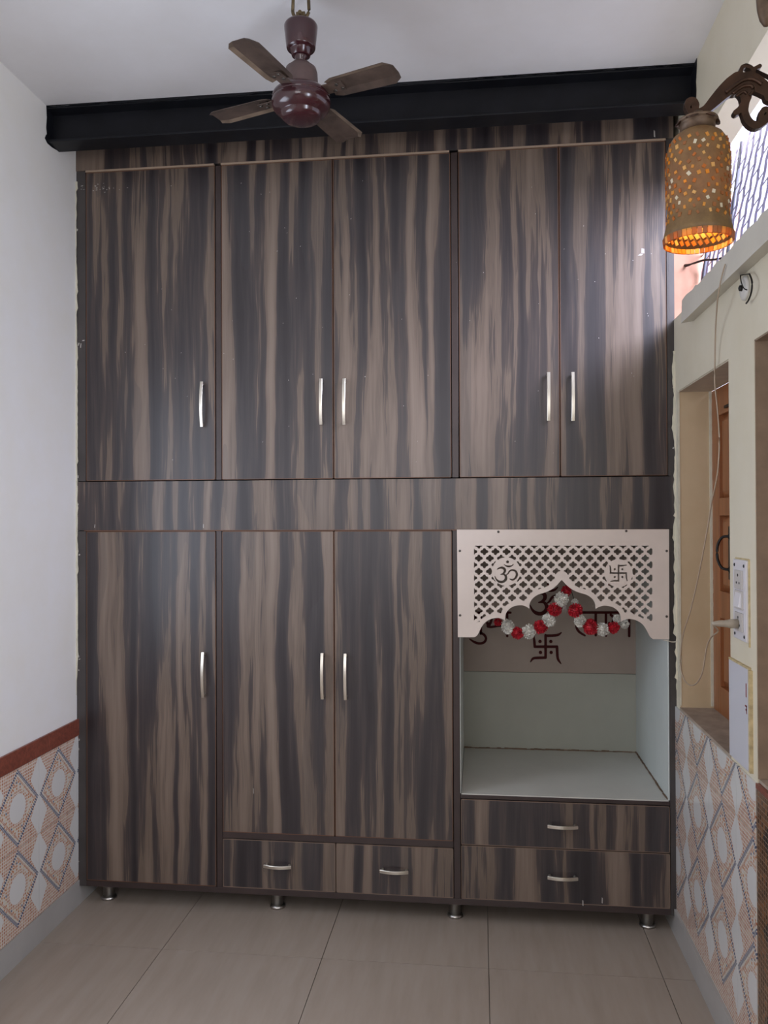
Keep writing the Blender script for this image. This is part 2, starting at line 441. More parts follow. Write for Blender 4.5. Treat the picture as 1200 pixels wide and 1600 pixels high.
# right wall: niche with the wooden shutter, doorway, ventilator
X1 = XR+TH
wr = MB()
wr.box(XR, X1, YB, -.79, 0, .758)
wr.box(XR+.012, X1, -.79, -1.42, 0, .758)
wr.box(XR, X1, YB, -.045, .758, 1.791)
wr.box(XR, X1, -.59, -.79, .758, 1.791)
wr.box(XR, X1, YB, -.79, 1.791, 2.035)
wr.box(XR, X1, -.79, -1.75, 1.797, 2.035)
wr.box(XR, X1, -1.42, -1.75, 0, 1.797)
wr.box(XR, X1, -2.65, YF, 0, 2.035)
wr.box(XR, X1, -1.75, -2.65, 0, .82)  # wall below the opening added for the side light
wr.box(XU, X1, YB, .14, 2.035, ZC)
wr.box(XU, X1, .14, -1.03, 2.50, ZC)
wr.box(XU, X1, -1.03, YF, 2.1, ZC)
wr.box(XU, X1, -1.03, -1.75, 2.035, 2.1)
wr.box(XU, X1, -2.65, YF, 2.035, 2.1)
wr = struct(wr.build('wall_right', M['wall_r']))
# plastered reveals of niche and doorway (own colour, raw plaster)
rv = MB()
rv.box(XR+.002, X1-.006, -.045, -.049, .758, 1.791)            # far jamb of niche
rv.box(XR+.002, X1-.006, -.586, -.59, .758, 1.791)
rv.build('reveal_plaster', M['reveal'], wr)
MB().box(XR+.001, X1-.006, -.79, -.794, .767, 1.797).box(XR+.001, X1-.006, -.79, -1.42, 1.793, 1.797).build('jamb_plaster', plain('brown_jamb_plaster', (.27, .20, .135), .8, var=.15), wr)
bobj('sill', M['sill'], (XR-.001, X1-.005, -.588, -.047, .756, .764), wr)
rv = MB().box(XR+.002, X1-.005, -.59, -.045, 1.787, 1.791).build('soffit_plaster', plain('tan_soffit_plaster', (.50, .43, .33), .7, var=.1), wr)  # duller tan plaster on the niche soffit
# pink outer plaster jamb of the ventilator
bobj('outer_jamb', M['pink'], (XU+.002, .90, .132, .142, 2.05, 2.50), wr)
rub = MB()
random.seed(5)
for i in range(60):
    p = Vector((random.uniform(.668, .76), random.uniform(-.02, .12), 2.036)); r_ = random.uniform(.004, .014)
    hh = r_*random.uniform(1, 3.2)
    rub.add([p+Vector((-r_, -r_, 0)), p+Vector((r_, -r_*.6, 0)), p+Vector((r_*.7, r_, 0)), p+Vector((-r_*.8, r_*.9, 0)), p+Vector((0, 0, hh))],
            [(0, 1, 4), (1, 2, 4), (2, 3, 4), (3, 0, 4), (3, 2, 1, 0)])
tag(rub.build('broken_mortar', plain('white_mortar_crumbs', (.72, .70, .68), .9), wr), kind='stuff')
# ledge under the ventilator
lg = MB(); ys = np.linspace(-.245, -1.74, 50)
jag = [0]+[random.uniform(-.003, .004) for _ in ys[1:]]
vs = []
for y, j in zip(ys, jag): vs += [(.609, y, 1.966), (XR, y, 1.972), (XR, y, 2.037), (.612, y, 2.035+j)]
fs = []
for i in range(len(ys)-1):
    for k in range(4): fs.append((4*i+k, 4*i+(k+1) % 4, 4*i+4+(k+1) % 4, 4*i+4+k))
fs += [(0, 1, 2, 3), tuple(4*(len(ys)-1)+k for k in (3, 2, 1, 0))]
struct(lg.add(vs, fs).build('trim_1', plaster('grey_cream_ledge', (.62, .585, .50), (.56, .53, .46))))

# floor: base slab and tiles
fl = struct(box(XL-TH, XR+1.0, YF-.1, YB+.1, -.06, -.004).build('floor', M['grout']))
xs = [XL, -1.018, -.497, .0225, .541, XR]
ysf = [YB, .258] + [-.262-.52*k for k in range(10)]
g = .0012
for i in range(5):
    for j in range(len(ysf)-1):
        y1, y0 = ysf[j], max(ysf[j+1], YF)
        if y1 <= YF: continue
        o = bobj('floor_tile', M['floor'], (xs[i]+g, xs[i+1]-g, y0+g, y1-g, -.004, 0), fl)

# left dado
H = .125
for ci in range(0, 19):
    yc = .11-.25*ci
    for zc in (.48, .23):
        z0 = zc-H if zc > .3 else .0884
        bobj('dado_tile', M['tile'], (XL, XL+.006, yc-H+.0008, yc+H-.0008, z0+.0008, zc+H-.0008), wl, origin=(XL, yc, zc))
y = YB
joints = [YB, .28, -.205, -.68, -1.15, -1.62, -2.1, -2.57, -3.04, -3.5, -4.0, -4.5, YF]
for a, b in zip(joints, joints[1:]):
    bobj('border_tile', M['granite'], (XL, XL+.009, b+.001, a-.001, .606, .6645), wl, bevel=.0015)
struct(box(XL, XL+.010, YF, YB, 0, .088).build('baseboard_left', M['base']))
# right dado
for yc in (.23, -.02, -.27, -.52, -.77):
    for zc in (.755, .505, .255):
        z0, z1 = max(zc-H, .0884), min(zc+H, .757); y0 = max(yc-H, -.789)
        if zc < .3: z0 = .0884
        bobj('dado_tile', M['tile'], (XR-.005, XR, y0+.0008, yc+H-.0008, z0+.0008, z1-.0008), wr, origin=(XR, yc, zc))
struct(box(XR-.012, XR, -.789, YB, 0, .088).build('baseboard_right', M['base']))
MB().box(XR-.003, XR+.014, -1.42, -.7895, 0, .744).build('mosaic_dado', M['brownmosaic'], wr, (XR+.01, -.873, .33))
bobj('dado_border', M['granite'], (XR-.004, XR+.014, -1.42, -.7895, .745, .757), wr)
MB().box(XR+.004, X1-.005, -1.419, -.791, .758, .766).build('sill', M['sill'], wr, (XR+.05, -1.1, .76))
# doorway outer wall seen nowhere but keeps the room closed above the daylight
# flaking paint edges where walls meet the wardrobe
def ragged(name, x, y, z0, z1, w_, mat, parent, seed, dirx):
    random.seed(seed); n = int((z1-z0)/.012); L = []; cur = .3
    for i in range(n+1):
        cur = min(1.0, max(.12, cur+random.uniform(-.28, .28)))
        if random.random() < .06: cur = 1.25
        L.append(cur*w_)
    mb = MB(); vs = []
    for i in range(n+1):
        z = z0+(z1-z0)*i/n
        vs += [(x, y, z), (x+dirx*L[i], y, z), (x+dirx*L[i], y+.004, z), (x, y+.004, z)]
    fs = []
    for i in range(n):
        for k in range(4): fs.append((4*i+k, 4*i+(k+1) % 4, 4*i+4+(k+1) % 4, 4*i+4+k))
    fs += [(0, 1, 2, 3), (4*n+3, 4*n+2, 4*n+1, 4*n)]
    return mb.add(vs, fs).build(name, mat, parent)
ragged('paint_edge', XL, -.006, .75, 2.60, .0065, M['flake'], wl, 3, 1)
ragged('paint_edge', XR+.001, -.008, .78, 1.93, -.010, M['flake'], wr, 9, 1)
ragged('paint_edge', XR+.012, -.012, .78, 1.93, -.016, M['wall_r'], wr, 10, 1)
# ragged raw edge of plaster around the niche
mb = MB(); random.seed(12)
for i in range(70):
    z = .77+i*.0146; r_ = random.uniform(.002, .006)
    mb.box(X1-.014, X1-.006, -.049-r_, -.047, z, z+.0146)
    mb.box(XR-.0015-r_*.25, XR+.004, -.049-r_*.4, -.042, z, z+.0146)
mb.build('plaster_edge', M['flake'], wr)
# ceiling plaster ragged edge over the beam
mb = MB(); random.seed(4); n = 140; cur = .004; P = []
for i in range(n+1):
    cur = min(.011, max(.001, cur+random.uniform(-.003, .003))); P.append(cur)
vs = []
for i in range(n+1):
    x = XL+.0+(XU-XL)*i/n; vs += [(x, -.206, ZC+.001), (x, -.206, ZC-P[i]), (x, -.200, ZC-P[i]*.7), (x, -.200, ZC+.001)]
fs = []
for i in range(n):
    for k in range(4): fs.append((4*i+k, 4*i+(k+1) % 4, 4*i+4+(k+1) % 4, 4*i+4+k))
fs += [(0, 1, 2, 3), (4*n+3, 4*n+2, 4*n+1, 4*n)]
mb.add(vs, fs).build('plaster_lip', M['beam'], bpy.data.objects['ceiling'])

# ------------------------------------------------------------------ steel beam
bmz0 = 2.655
bm_ = thing('steel_beam', (-.39, -.16, bmz0), 'black painted steel beam under the ceiling above the wardrobe', 'beam')
MB().box(XL-.03, XU+.03, -.2, -.12, bmz0, bmz0+.008).build('flange', M['beam'], bm_, (-.39, -.16, bmz0), bevel=.002)
MB().box(XL-.03, XU+.03, -.2, -.12, ZC-.009, ZC-.0005).build('flange', M['beam'], bm_, (-.39, -.16, ZC-.005), bevel=.002)
MB().add([(x, y, z) for x in (XL-.03, XU+.03) for (y, z) in ((-.196, ZC-.009), (-.165, ZC-.016), (-.165, bmz0+.013), (-.197, bmz0+.008), (-.123, bmz0+.008), (-.155, bmz0+.013), (-.155, ZC-.016), (-.124, ZC-.009))],
         [(0, 1, 2, 3, 4, 5, 6, 7), (15, 14, 13, 12, 11, 10, 9, 8)]+[(i, i+8, (i+1) % 8+8, (i+1) % 8) for i in range(8)]).build('web', M['beam'], bm_, (-.39, -.16, bmz0+.06))
# rough paint where the beam enters the left wall
mb = MB()
pl = [(-.216, 2.660), (-.210, 2.672), (-.203, 2.680), (-.207, 2.70), (-.203, 2.735), (-.206, 2.775), (-.118, 2.775), (-.118, 2.657), (-.17, 2.650), (-.20, 2.650)]
mb.prism(pl, lambda a, b: (XL+.0015, a, b), lambda a, b: (XL-.002, a, b))
pl = [(-.215, 2.65), (-.222, 2.68), (-.218, 2.71), (-.226, 2.74), (-.232, 2.775), (-.10, 2.775), (-.10, 2.655)]
mb.prism(pl, lambda a, b: (XU-.0015, a, b), lambda a, b: (XU+.002, a, b))
mb.build('paint_smear', M['beam'], bm_)

# ------------------------------------------------------------------ ventilator: mesh + stay
w1 = struct(thing('window_1', (.76, -.45, 2.035)))
mb = MB(); ri = MB()
def mp(y, z):   # mesh sheet leans outward towards the top
    return Vector((.745+.055*(z-2.03)/.5, y, z))
py, pz = .061, .064
random.seed(2)
for k in range(-16, 18):
    pts = []
    for i in range(-1, 20):
        z = 2.00+i*pz/2
        y = -.45+k*py+(.005 if i % 2 else -.005)+ (z-2.25)*-.32
        pts.append((y, z))
    for (a, b) in zip(pts, pts[1:]):
        if not (-1.06 < a[0] < .12 and a[1] < 2.53): continue
        p, q = mp(*a), mp(*b); hw = .0085
        mb.add([p+Vector((.0012, -hw, 0)), p+Vector((-.0012, hw, 0)), q+Vector((-.0012, hw, 0)), q+Vector((.0012, -hw, 0)),
                p+Vector((.0026, -hw, 0)), p+Vector((.0002, hw, 0)), q+Vector((.0002, hw, 0)), q+Vector((.0026, -hw, 0))],
               [(0, 1, 2, 3), (7, 6, 5, 4), (0, 4, 5, 1), (2, 6, 7, 3), (1, 5, 6, 2), (3, 7, 4, 0)])
    for i in range(0, 19):
        if (i+k) % 2: continue
        z = 2.00+i*pz/2; y = -.45+k*py+(.005 if i % 2 else -.005)+(z-2.25)*-.32
        y2 = y+py
        if not (-1.06 < y < .10 and z < 2.52): continue
        p, q = mp(y, z), mp(y2, z-.006)
        mb.add([p+Vector((-.002, 0, -.003)), p+Vector((-.001, 0, .004)), q+Vector((-.001, 0, .004)), q+Vector((-.002, 0, -.003))], [(0, 1, 2, 3)])
tag(mb.build('expanded_mesh', M['mesh'], w1, (.76, -.45, 2.27)), 'expanded metal mesh with lavender window glow in its colour', kind='stuff')
mb = MB()
for a, b in (((.10, 2.03), (.06, 2.50)), ((-1.02, 2.03), (-1.02, 2.5)), ((-.18, 2.03), (-.215, 2.52))):
    mb.tube([mp(*a), mp(*b)], .006, 6)
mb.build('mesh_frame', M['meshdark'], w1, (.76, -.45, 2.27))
a, b = at(1058, 416, 0, .70), at(1130, 403, 0, .775)
pts = smoothp([a, a.lerp(b, .08)+Vector((0, 0, .001)), a.lerp(b, .22)+Vector((0, 0, -.003)), a.lerp(b, .4), a.lerp(b, .6)+Vector((0, 0, .004)), a.lerp(b, .8), b], 4)
sc = [1.2, 2.0, 1.9, 1.3, 1.5, 1.2, .9, 1.2, 1.3, 1.1, .8, .7, .9]
MB().tube(pts, .0042, 6, [sc[i] if i < len(sc) else .9 for i in range(len(pts))]).build('stay_rod', M['iron'], w1, a.lerp(b, .5))

# ------------------------------------------------------------------ wooden shutter in the niche
DX = X1-.006
d1 = struct(thing('door_1', (DX, -.3, .765)))
st = MB()
y0, y1, z0, z1 = -.588, -.05, .7585, 1.7865
rails = [(z0, .85), (1.065, 1.15), (1.385, 1.44), (1.70, z1)]
for a, b in rails:
    for ya, yb in ((y0+.07, -.345), (-.29, y1-.075)): st.box(DX, DX+.03, ya, yb, a, b)
for a, b in ((y1-.075, y1), (-.345, -.29), (y0, y0+.07)): st.box(DX, DX+.03, a, b, z0, z1)
st.build('leaf_frame', M['wood'], d1, (DX, -.3, 1.27), bevel=.002)
for (za, zb) in ((.85, 1.065), (1.15, 1.385), (1.44, 1.70)):
    for (ya, yb) in ((-.29, y1-.075), (y0+.07, -.345)):
        mb = MB()
        o_ = [(ya, za), (yb, za), (yb, zb), (ya, zb)]; i_ = [(ya+.022, za+.022), (yb-.022, za+.022), (yb-.022, zb-.022), (ya+.022, zb-.022)]
        mb.add([(DX+.016, *p) for p in o_]+[(DX+.005, *p) for p in i_]+[(DX+.026, *p) for p in o_],
               [(4, 5, 6, 7), (11, 10, 9, 8)]+[(i, (i+1) % 4, (i+1) % 4+4, i+4) for i in range(4)]+[(i, i+8, (i+1) % 4+8, (i+1) % 4) for i in range(4)])
        mb.build('door_panel', M['wood'], d1, (DX, (ya+yb)/2, (za+zb)/2))
hb = at(1141, 890, 0, DX); ht = at(1141, 838, 0, DX)
yh = (hb.y+ht.y)/2
pts = smoothp([(DX, yh, hb.z), (DX-.02, yh+.012, hb.z+.004), (DX-.031, yh+.02, (hb.z+ht.z)/2-.02), (DX-.031, yh+.02, (hb.z+ht.z)/2+.02), (DX-.02, yh+.012, ht.z-.004), (DX, yh, ht.z)], 5)
hh_ = MB().tube(pts, .0042, 8)
for z in (hb.z, ht.z): hh_.lathe([(.010, 0), (.011, -.003), (.004, -.007)], (DX, yh, z), 10, 0)
hh_.box(DX-.003, DX+.001, yh-.009, yh+.009, hb.z-.03, ht.z+.03)
hh_.build('door_handle', M['iron'], d1, (DX, yh, hb.z))
d2 = struct(thing('door_2', (DX, -1.1, .765)))
MB().box(DX, DX+.03, -1.415, -.795, .7665, 1.792).build('leaf', M['wood'], d2, (DX, -1.1, 1.27))
lt = at(1137, 635, 0, DX)
MB().box(DX-.008, DX, lt.y-.05, lt.y+.012, lt.z-.004, lt.z+.004).build('latch', M['iron'], d1, tuple(lt))

# ------------------------------------------------------------------ wardrobe
wd = thing('wardrobe', (-.40, .3, 0), 'built-in wardrobe of dark striped laminate filling the back wall', 'wardrobe')
XA, XB = XL, .647
za, zb_, zL, zU, zT = .0666, .088, 1.3398, 1.5178, 2.633
xa, xb, xc, xd, xe, xg, xh = -1.4035, -.9225, -.9010, -.5005, -.0915, -.0672, .6215
Z2 = ZC-.006
# carcass
def part(name, mat, b, bev=0, parent=wd): return bobj(name, mat, b, parent, bev)
part('side_panel', M['frame'], (XA+.001, XA+.018, .02, .59, za, Z2))
part('side_panel', M['stile'], (XB-.018, XB-.0005, .0, .59, za, Z2))
part('back_panel', M['inside'], (XA+.018, XB-.018, .585, .592, za, Z2))
part('partition', M['inside'], (xb+.002, xc-.002, .02, .585, zb_, zT))
part('partition', M['inside'], (xe+.004, xg-.002, .02, .585, zb_, zT))
part('inner_shelf', M['inside'], (XA+.018, XB-.018, .02, .585, zL+.05, zU-.05))
part('bottom_board', M['inside'], (XA+.018, XB-.018, .02, .585, za, zb_-.002))
part('top_board', M['inside'], (XA+.018, XB-.018, .02, .585, Z2-.018, Z2))
# face frame
part('stile', M['stile'], (XA, xa-.002, 0, .02, za, zL), .001)
part('stile', M['stile'], (XA, xa-.002, 0, .02, zU, zT+.0055), .001)
for a, b in ((xb, xc), (xe, xg)):
    part('stile', M['frame'], (a+.001, b-.001, 0, .02, zb_, zL-.001), .001)
    part('stile', M['frame'], (a+.001, b-.001, 0, .02, zU+.001, zT-.001), .001)
part('stile', M['stile'], (xh+.001, XB-.0005, 0.0005, .02, za, zL), .001)
part('stile', M['stile'], (xh+.001, XB-.0005, 0.0005, .02, zU, zT+.0055), .001)
part('bottom_rail', M['frame'], (xa-.002, xh+.001, 0, .02, za, zb_-.001), .001)
part('rail', M['frame'], (xc, xe, 0, .02, .2593, .2808), .001)
fa = part('fascia', M['lam'], (XA, XB-.0005, -.003, .02, zL+.002, zU-.002), .0006)
fa2 = part('fascia', M['lam'], (XA, XB-.0005, -.003, .02, zT+.006, Z2), .0006)
for f_, z in ((fa, zL+.001), ):
    bobj('edge_band', M['edge'], (XA+.03, XB-.03, -.0035, .01, z-.002, z+.001), f_)
for a, b in ((xa, xb-.004), (xc, xe-.004), (xg+.002, xh)):
    bobj('edge_bead', M['bead'], (a, b, -.0045, .012, zT-.001, zT+.0055), fa2)

def bow_handle(parent, c, L, vertical):
    """flat bowed bar pull with two posts"""
    n = 14; mb = MB(); pts = []
    for i in range(n+1):
        t = i/n*2-1; out = .026-.010*t*t
        e = abs(t)
        pts.append((t*L/2, -out))
    if vertical: P = [Vector((0, y, t)) for t, y in pts]; up = Vector((1, 0, 0))
    else: P = [Vector((t, y, 0)) for t, y in pts]; up = Vector((0, 0, 1))
    w_ = .0055; th = .0022
    mb.sweep(P, [(-th, -w_), (th, -w_), (th*1.4, -w_*.8), (th*1.4, w_*.8), (th, w_), (-th, w_), (-th*1.4, w_*.8), (-th*1.4, -w_*.8)], up, smooth=False)
    for sgn in (-1, 1):
        t = sgn*(L/2-.0075)
        ctr = (0, 0, t) if vertical else (t, 0, 0)
        mb.lathe([(.0058, 0.0), (.0046, -.004), (.0046, -.0175)], ctr, 12, 1)
    # make profile wide across the bar, thin in depth
    o = mb.build('handle', M['nickel'], None, None)
    o.parent = parent; o.location = Vector(c)-GL(parent)
    return o
def door(b, hpx=None, L=.158, name='door', edges=True, hmid=True):
    x0, x1, z0, z1 = b
    o = part(name, M['lam'], (x0+.0015, x1-.0015, -.002, .016, z0+.0015, z1-.0015), .0007)
    mb = MB(); e = .0022
    for q in ((x0+.0015, x1-.0015, z0+.0015, z0+.0015+e), (x0+.0015, x1-.0015, z1-.0015-e, z1-.0015), (x0+.0015, x0+.0015+e, z0+.0015, z1-.0015), (x1-.0015-e, x1-.0015, z0+.0015, z1-.0015)):
        mb.box(q[0], q[1], -.0026, -.0015, q[2], q[3])
    mb.build('edge_band', M['edge'] if name == 'door' else M['edge2'], o, ((x0+x1)/2, 0, (z0+z1)/2))
    if hpx:
        p = at(hpx[0], hpx[1], 1, -.012)
        bow_handle(o, (p.x, -.002, p.z), L, hpx[2])
    return o
door((xa, xb, zU, zT-.001), (316, 632, True))
door((xc, xd, zU, zT-.001), (502, 628, True))
door((xd, xe, zU, zT-.001), (538, 628, True))
xm = at(875, 650, 1, 0).x
door((xg+.001, xm, zU, zT-.001), (857, 620, True), .162)
door((xm, xh, zU, zT-.001), (895, 620, True), .162)
door((xa, xb, zb_, zL-.001), (318, 1054, True))
door((xc, xd, .2808, zL-.001), (504, 1056, True))
door((xd, xe, .2808, zL-.001), (540, 1057, True))
xdd = at(525, 1360, 1, 0).x
door((xc, xdd, zb_, .2593), (434, 1353, False), .096, 'drawer')
door((xdd, xe, zb_, .2593), (616, 1361, False), .096, 'drawer')
door((xg, xh, .2711, .4275), (879, 1291, False), .098, 'drawer')
door((xg, xh, zb_, .2711), (879, 1371, False), .098, 'drawer')
# legs
for (u, v) in ((169, 1404), (432, 1420), (711, 1434), (1012, 1447)):
    p = at(u, v, 2, 0)
    for yy in ((.062,) if True else ()):
        l_ = MB().lathe([(.0205, .010), (.0205, .058), (.024, .0625), (.024, .0666)], (p.x, yy, 0), 24).build('leg', M['steel'], wd, (p.x, yy, 0))
        MB().lathe([(.027, 0), (.027, .005), (.0235, .011), (.0205, .0115)], (p.x, yy, 0), 24).build('foot', M['steel'], l_, (p.x, yy, 0))
    # rear legs carry the back edge
    l_ = MB().lathe([(.0205, 0), (.0205, .0666)], (p.x, .52, 0), 12).build('leg', M['steel'], wd, (p.x, .52, 0))
# shrine niche
NB = .56; NX1 = .6175
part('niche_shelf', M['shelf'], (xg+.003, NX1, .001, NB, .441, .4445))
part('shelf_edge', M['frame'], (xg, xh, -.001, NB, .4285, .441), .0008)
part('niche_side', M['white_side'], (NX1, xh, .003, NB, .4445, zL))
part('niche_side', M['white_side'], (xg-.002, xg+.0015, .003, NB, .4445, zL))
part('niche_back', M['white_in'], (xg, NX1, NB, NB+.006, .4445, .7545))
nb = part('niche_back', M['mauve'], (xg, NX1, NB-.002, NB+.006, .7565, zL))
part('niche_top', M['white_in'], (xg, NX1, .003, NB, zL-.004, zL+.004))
mb = MB(); random.seed(8)
for i in range(46):       # brown sealant run along the shelf corner
    x = xg+.002+(NX1-xg-.004)*i/46; mb.box(x, x+.0150, NB-.003-random.uniform(0, .004), NB, .4445, .4465+random.uniform(0, .0035))
for i in range(38):
    y = .01+(NB-.01)*i/38; mb.box(NX1-.003-random.uniform(0, .003), NX1, y, y+.0145, .4445, .4465+random.uniform(0, .003))
mb.build('sealant', plain('brown_sealant', (.16, .10, .06), .7, var=.3), wd)

# little flecks of wall paint and scuffs on the laminate
mb = MB(); random.seed(31)
def fleck(u, v, w_, h_f, yy=-.0035):
    p = at(u, v, 1, yy); w_ *= .0022; h_f *= .0022; k = random.uniform(-.4, .4)
    mb.add([(p.x-w_/2, yy, p.z-h_f*.4), (p.x+w_*.3, yy, p.z-h_f/2), (p.x+w_/2+k*w_, yy, p.z+h_f*.4), (p.x-w_*.2+k*w_, yy, p.z+h_f/2)], [(0, 1, 2, 3)])
for u, v, w_, h_f in ((1023, 209, 2.5, 11), (911, 1411, 2, 9), (941, 1407, 2, 9), (148, 822, 1.5, 6), (318, 822, 1.5, 7), (396, 1236, 1, 9), (1005, 392, 6, 8), (1000, 398, 7, 3), (122, 1268, 3, 5), (126, 540, 2, 8), (130, 532, 5, 2), (1058, 1050, 3, 14), (1052, 700, 3, 3)):
    fleck(u, v, w_, h_f, -.0036 if 750 < v < 828 or v < 240 else -.0030)
for i in range(26): fleck(random.gauss(155, 24), random.gauss(295, 3), random.uniform(1, 4), random.uniform(.6, 1.6), -.003)
for i in range(60): fleck(random.uniform(140, 1040), random.uniform(280, 730), random.uniform(.7, 1.4), random.uniform(.7, 1.6), -.003)
for i in range(22): fleck(random.uniform(119, 124), random.uniform(300, 1350), random.uniform(1.5, 4), random.uniform(1.5, 6), -.0032)
tag(mb.build('paint_flecks', plain('pale_paint_flecks', (.42, .40, .37), .7), wd, (-.4, -.003, 1.5), fix=False), kind='stuff')

# back panel lettering (shubh labh, om, swastika) in photo crop units -> real back panel plane
def c7(x, y, d): p = at(720+x/4.138, 920+y/4.138, 1, NB-.002); return Vector((p.x, NB-.002-d, p.z))
h_ = 8.5
glyphs = []
glyphs.append([([(548, 300), (548, 445)], h_), ([(548, 303), (600, 302), (630, 297), (650, 282)], [h_, h_, 8, 3]), ([(548, 445), (500, 446), (468, 450), (450, 473)], [h_, h_, 8, 3]),
  ([(478, 374), (622, 374)], h_), ([(478, 374), (475, 335), (470, 300)], [h_, h_, 5]), ([(622, 374), (625, 440), (632, 462), (648, 484)], [h_, h_, 8, 3])])
for c in ((512, 340), (582, 340), (515, 411), (584, 411)): glyphs.append([([c], 11)])
ox = lambda x, y: (500+(x-365)*.87, 165+(y-495)*.87)
omst = [([(328, 352), (350, 338), (385, 332), (412, 348), (415, 375), (395, 398), (368, 407)], [3, 9, 13, 14, 14, 9, 3]),
        ([(368, 407), (405, 405), (427, 430), (425, 462), (395, 488), (355, 487), (322, 462), (304, 424)], [4, 9, 14, 15, 14, 14, 9, 3]),
        ([(427, 415), (450, 398), (468, 370), (500, 358), (535, 372), (548, 408), (532, 448), (500, 466), (466, 455)], [3, 8, 9, 10, 12, 13, 12, 10, 4])]
crst = [([(406, 296), (430, 312), (460, 318), (490, 312), (512, 292)], [3, 8, 11, 8, 3])]
om = [([ox(*p) for p in a], [w*.87 for w in b]) for a, b in omst+crst]
glyphs.append(om); glyphs.append([([ox(445, 268)], 13)])
def bha(x):   # the letter bha hung from a vertical at x
    return [([(x, 152), (x, 305)], 8), ([(x-40, 154), (x+22, 154)], 7), ([(x-118, 168), (x-102, 186), (x-106, 215), (x-122, 240)], [9, 8, 8, 12]),
            ([(x-128, 222), (x-112, 246), (x-60, 240), (x, 236)], [9, 8, 7, 7])]
def sha(x):
    return [([(x, 152), (x, 290)], 8), ([(x-80, 154), (x+26, 154)], 7), ([(x-70, 180), (x-45, 172), (x-35, 195), (x-55, 222), (x-78, 235)], [8, 7, 8, 8, 8]), ([(x-78, 235), (x-50, 265), (x-32, 292)], [9, 8, 5])]
glyphs.append(sha(130)); glyphs.append([([(130, 285), (152, 298), (163, 322), (150, 346), (120, 353), (90, 345), (58, 325)], [7, 8, 8, 8, 8, 8, 4])])
glyphs.append(bha(300))
glyphs.append([([(872, 152), (872, 300)], 8), ([(740, 153), (1040, 153)], 8), ([(872, 215), (838, 200), (812, 215), (800, 250), (804, 262)], 8),
               ([(812, 220), (785, 200), (757, 215), (748, 248), (765, 278), (802, 302)], [8, 8, 8, 8, 8, 6]), ([(938, 153), (938, 302)], 8)])
glyphs.append(bha(1088))
for g_ in glyphs:
    xs_ = [p[0] for s_ in g_ for p in s_[0]]; ys_ = [p[1] for s_ in g_ for p in s_[0]]
    F = strokes_field(g_, min(xs_)-22, min(ys_)-22, max(xs_)+22, max(ys_)+22, 2.0)
    lp = [simplify(P, .35) for P in contours(F, min(xs_)-22, min(ys_)-22, 2.0)]
    filled('raised_letter', lp, .003, c7, M['red'], nb)

# fretwork panel -------------------------------------------------
PY = -.0135   # front face
def c3(x, y, d): p = at(700+x/3.243, 810+y/3.243, 1, PY); return Vector((p.x, PY+d, p.z))
def px3(u, v): return ((u-700)*3.243, (v-810)*3.243)
left = [(135, 602), (150, 590), (165, 560), (185, 530), (215, 511), (250, 504), (278, 511), (290, 520)]
arc1 = [(290, 520), (291, 492), (303, 467), (330, 447), (368, 440), (396, 447), (412, 458)]
arc2 = [(412, 458), (414, 432), (428, 407), (455, 387), (490, 376), (525, 360), (552, 338), (566, 322), (576, 311)]
def sm2(P, n=5): return [(q.x, q.y) for q in smoothp([(a, b, 0) for a, b in P], n)]
Lh = sm2(left)[:-1]+sm2(arc1)[:-1]+sm2(arc2)
def mir(p): return (1152-p[0]+(576-p[0])*(.0) + (p[0] < 576)*0, p[1]) 
Rh = []
for (x, y) in Lh[:-1][::-1]:
    t = (576-x)/(576-135)
    Rh.append((576+(576-x)*(464/441), y+10*t*t))
orn = Lh+Rh
outer = [(45, 57), (1120, 55), (1121, 613)]+[(x, y) for x, y in orn[::-1]]+[(50, 602)]
OA = np.array(orn)
hstep = 1.6
gx, gy = np.arange(125, 1042, hstep), np.arange(130, 530, hstep)
X, Y = np.meshgrid(gx, gy)
# distance to ornament curve
Dm = np.full(X.shape, 1e3)
for i in range(0, len(OA)-1):
    a, b = OA[i], OA[i+1]; d_ = b-a; L2 = d_@d_+1e-9
    t = np.clip(((X-a[0])*d_[0]+(Y-a[1])*d_[1])/L2, 0, 1); Dm = np.minimum(Dm, np.hypot(X-a[0]-t*d_[0], Y-a[1]-t*d_[1]))
yc_ = np.interp(gx, OA[:, 0], OA[:, 1])[None, :]
region = np.where(Y < yc_, Dm, -Dm)-24
x0_, y0_ = px3(740.6, 852.6); x1_, _ = px3(1019.8, 0)
region = np.minimum(region, np.minimum(np.minimum(X-x0_, x1_-X), Y-y0_))
oc = px3(790.9, 893.1); sc_ = px3(966.5, 895.6); ap = (576, 311)
for c, r_ in ((oc, 72), (sc_, 71), ((576, 300), 34)): region = np.minimum(region, np.hypot(X-c[0], Y-c[1])-r_)
Q = np.full(X.shape, -1e3)
for r_ in range(-1, 17):
    for k in range(-1, 18):
        u = 756.8+17.35*k-(8.675 if r_ % 2 else 0); v = 862+10.3*r_
        a, b = px3(u, v)
        if not (100 < a < 1060 and 100 < b < 560): continue
        for dx, dy, rr_ in ((11.8, 0, 8.4), (-11.8, 0, 8.4), (0, 9.6, 8.2), (0, -9.6, 8.2), (0, 0, 9)):
            Q = np.maximum(Q, rr_-np.hypot(X-a-dx, Y-b-dy))
Fh = np.minimum(Q, region)
o6 = lambda x, y: px3(730+x/7.06, 840+y/7.06)
k6 = 3.243/7.06
Fo = np.full(X.shape, -1e3)
def addst(st):
    global Fo
    F = strokes_field(st, 125, 130, 125+hstep*(len(gx)-.5), 130+hstep*(len(gy)-.5), hstep)
    Fo = np.maximum(Fo, F[:Fo.shape[0], :Fo.shape[1]])
addst([([o6(*p) for p in a], [w*k6 for w in b]) for a, b in omst+crst]); addst([([o6(445, 268)], 16*k6)])
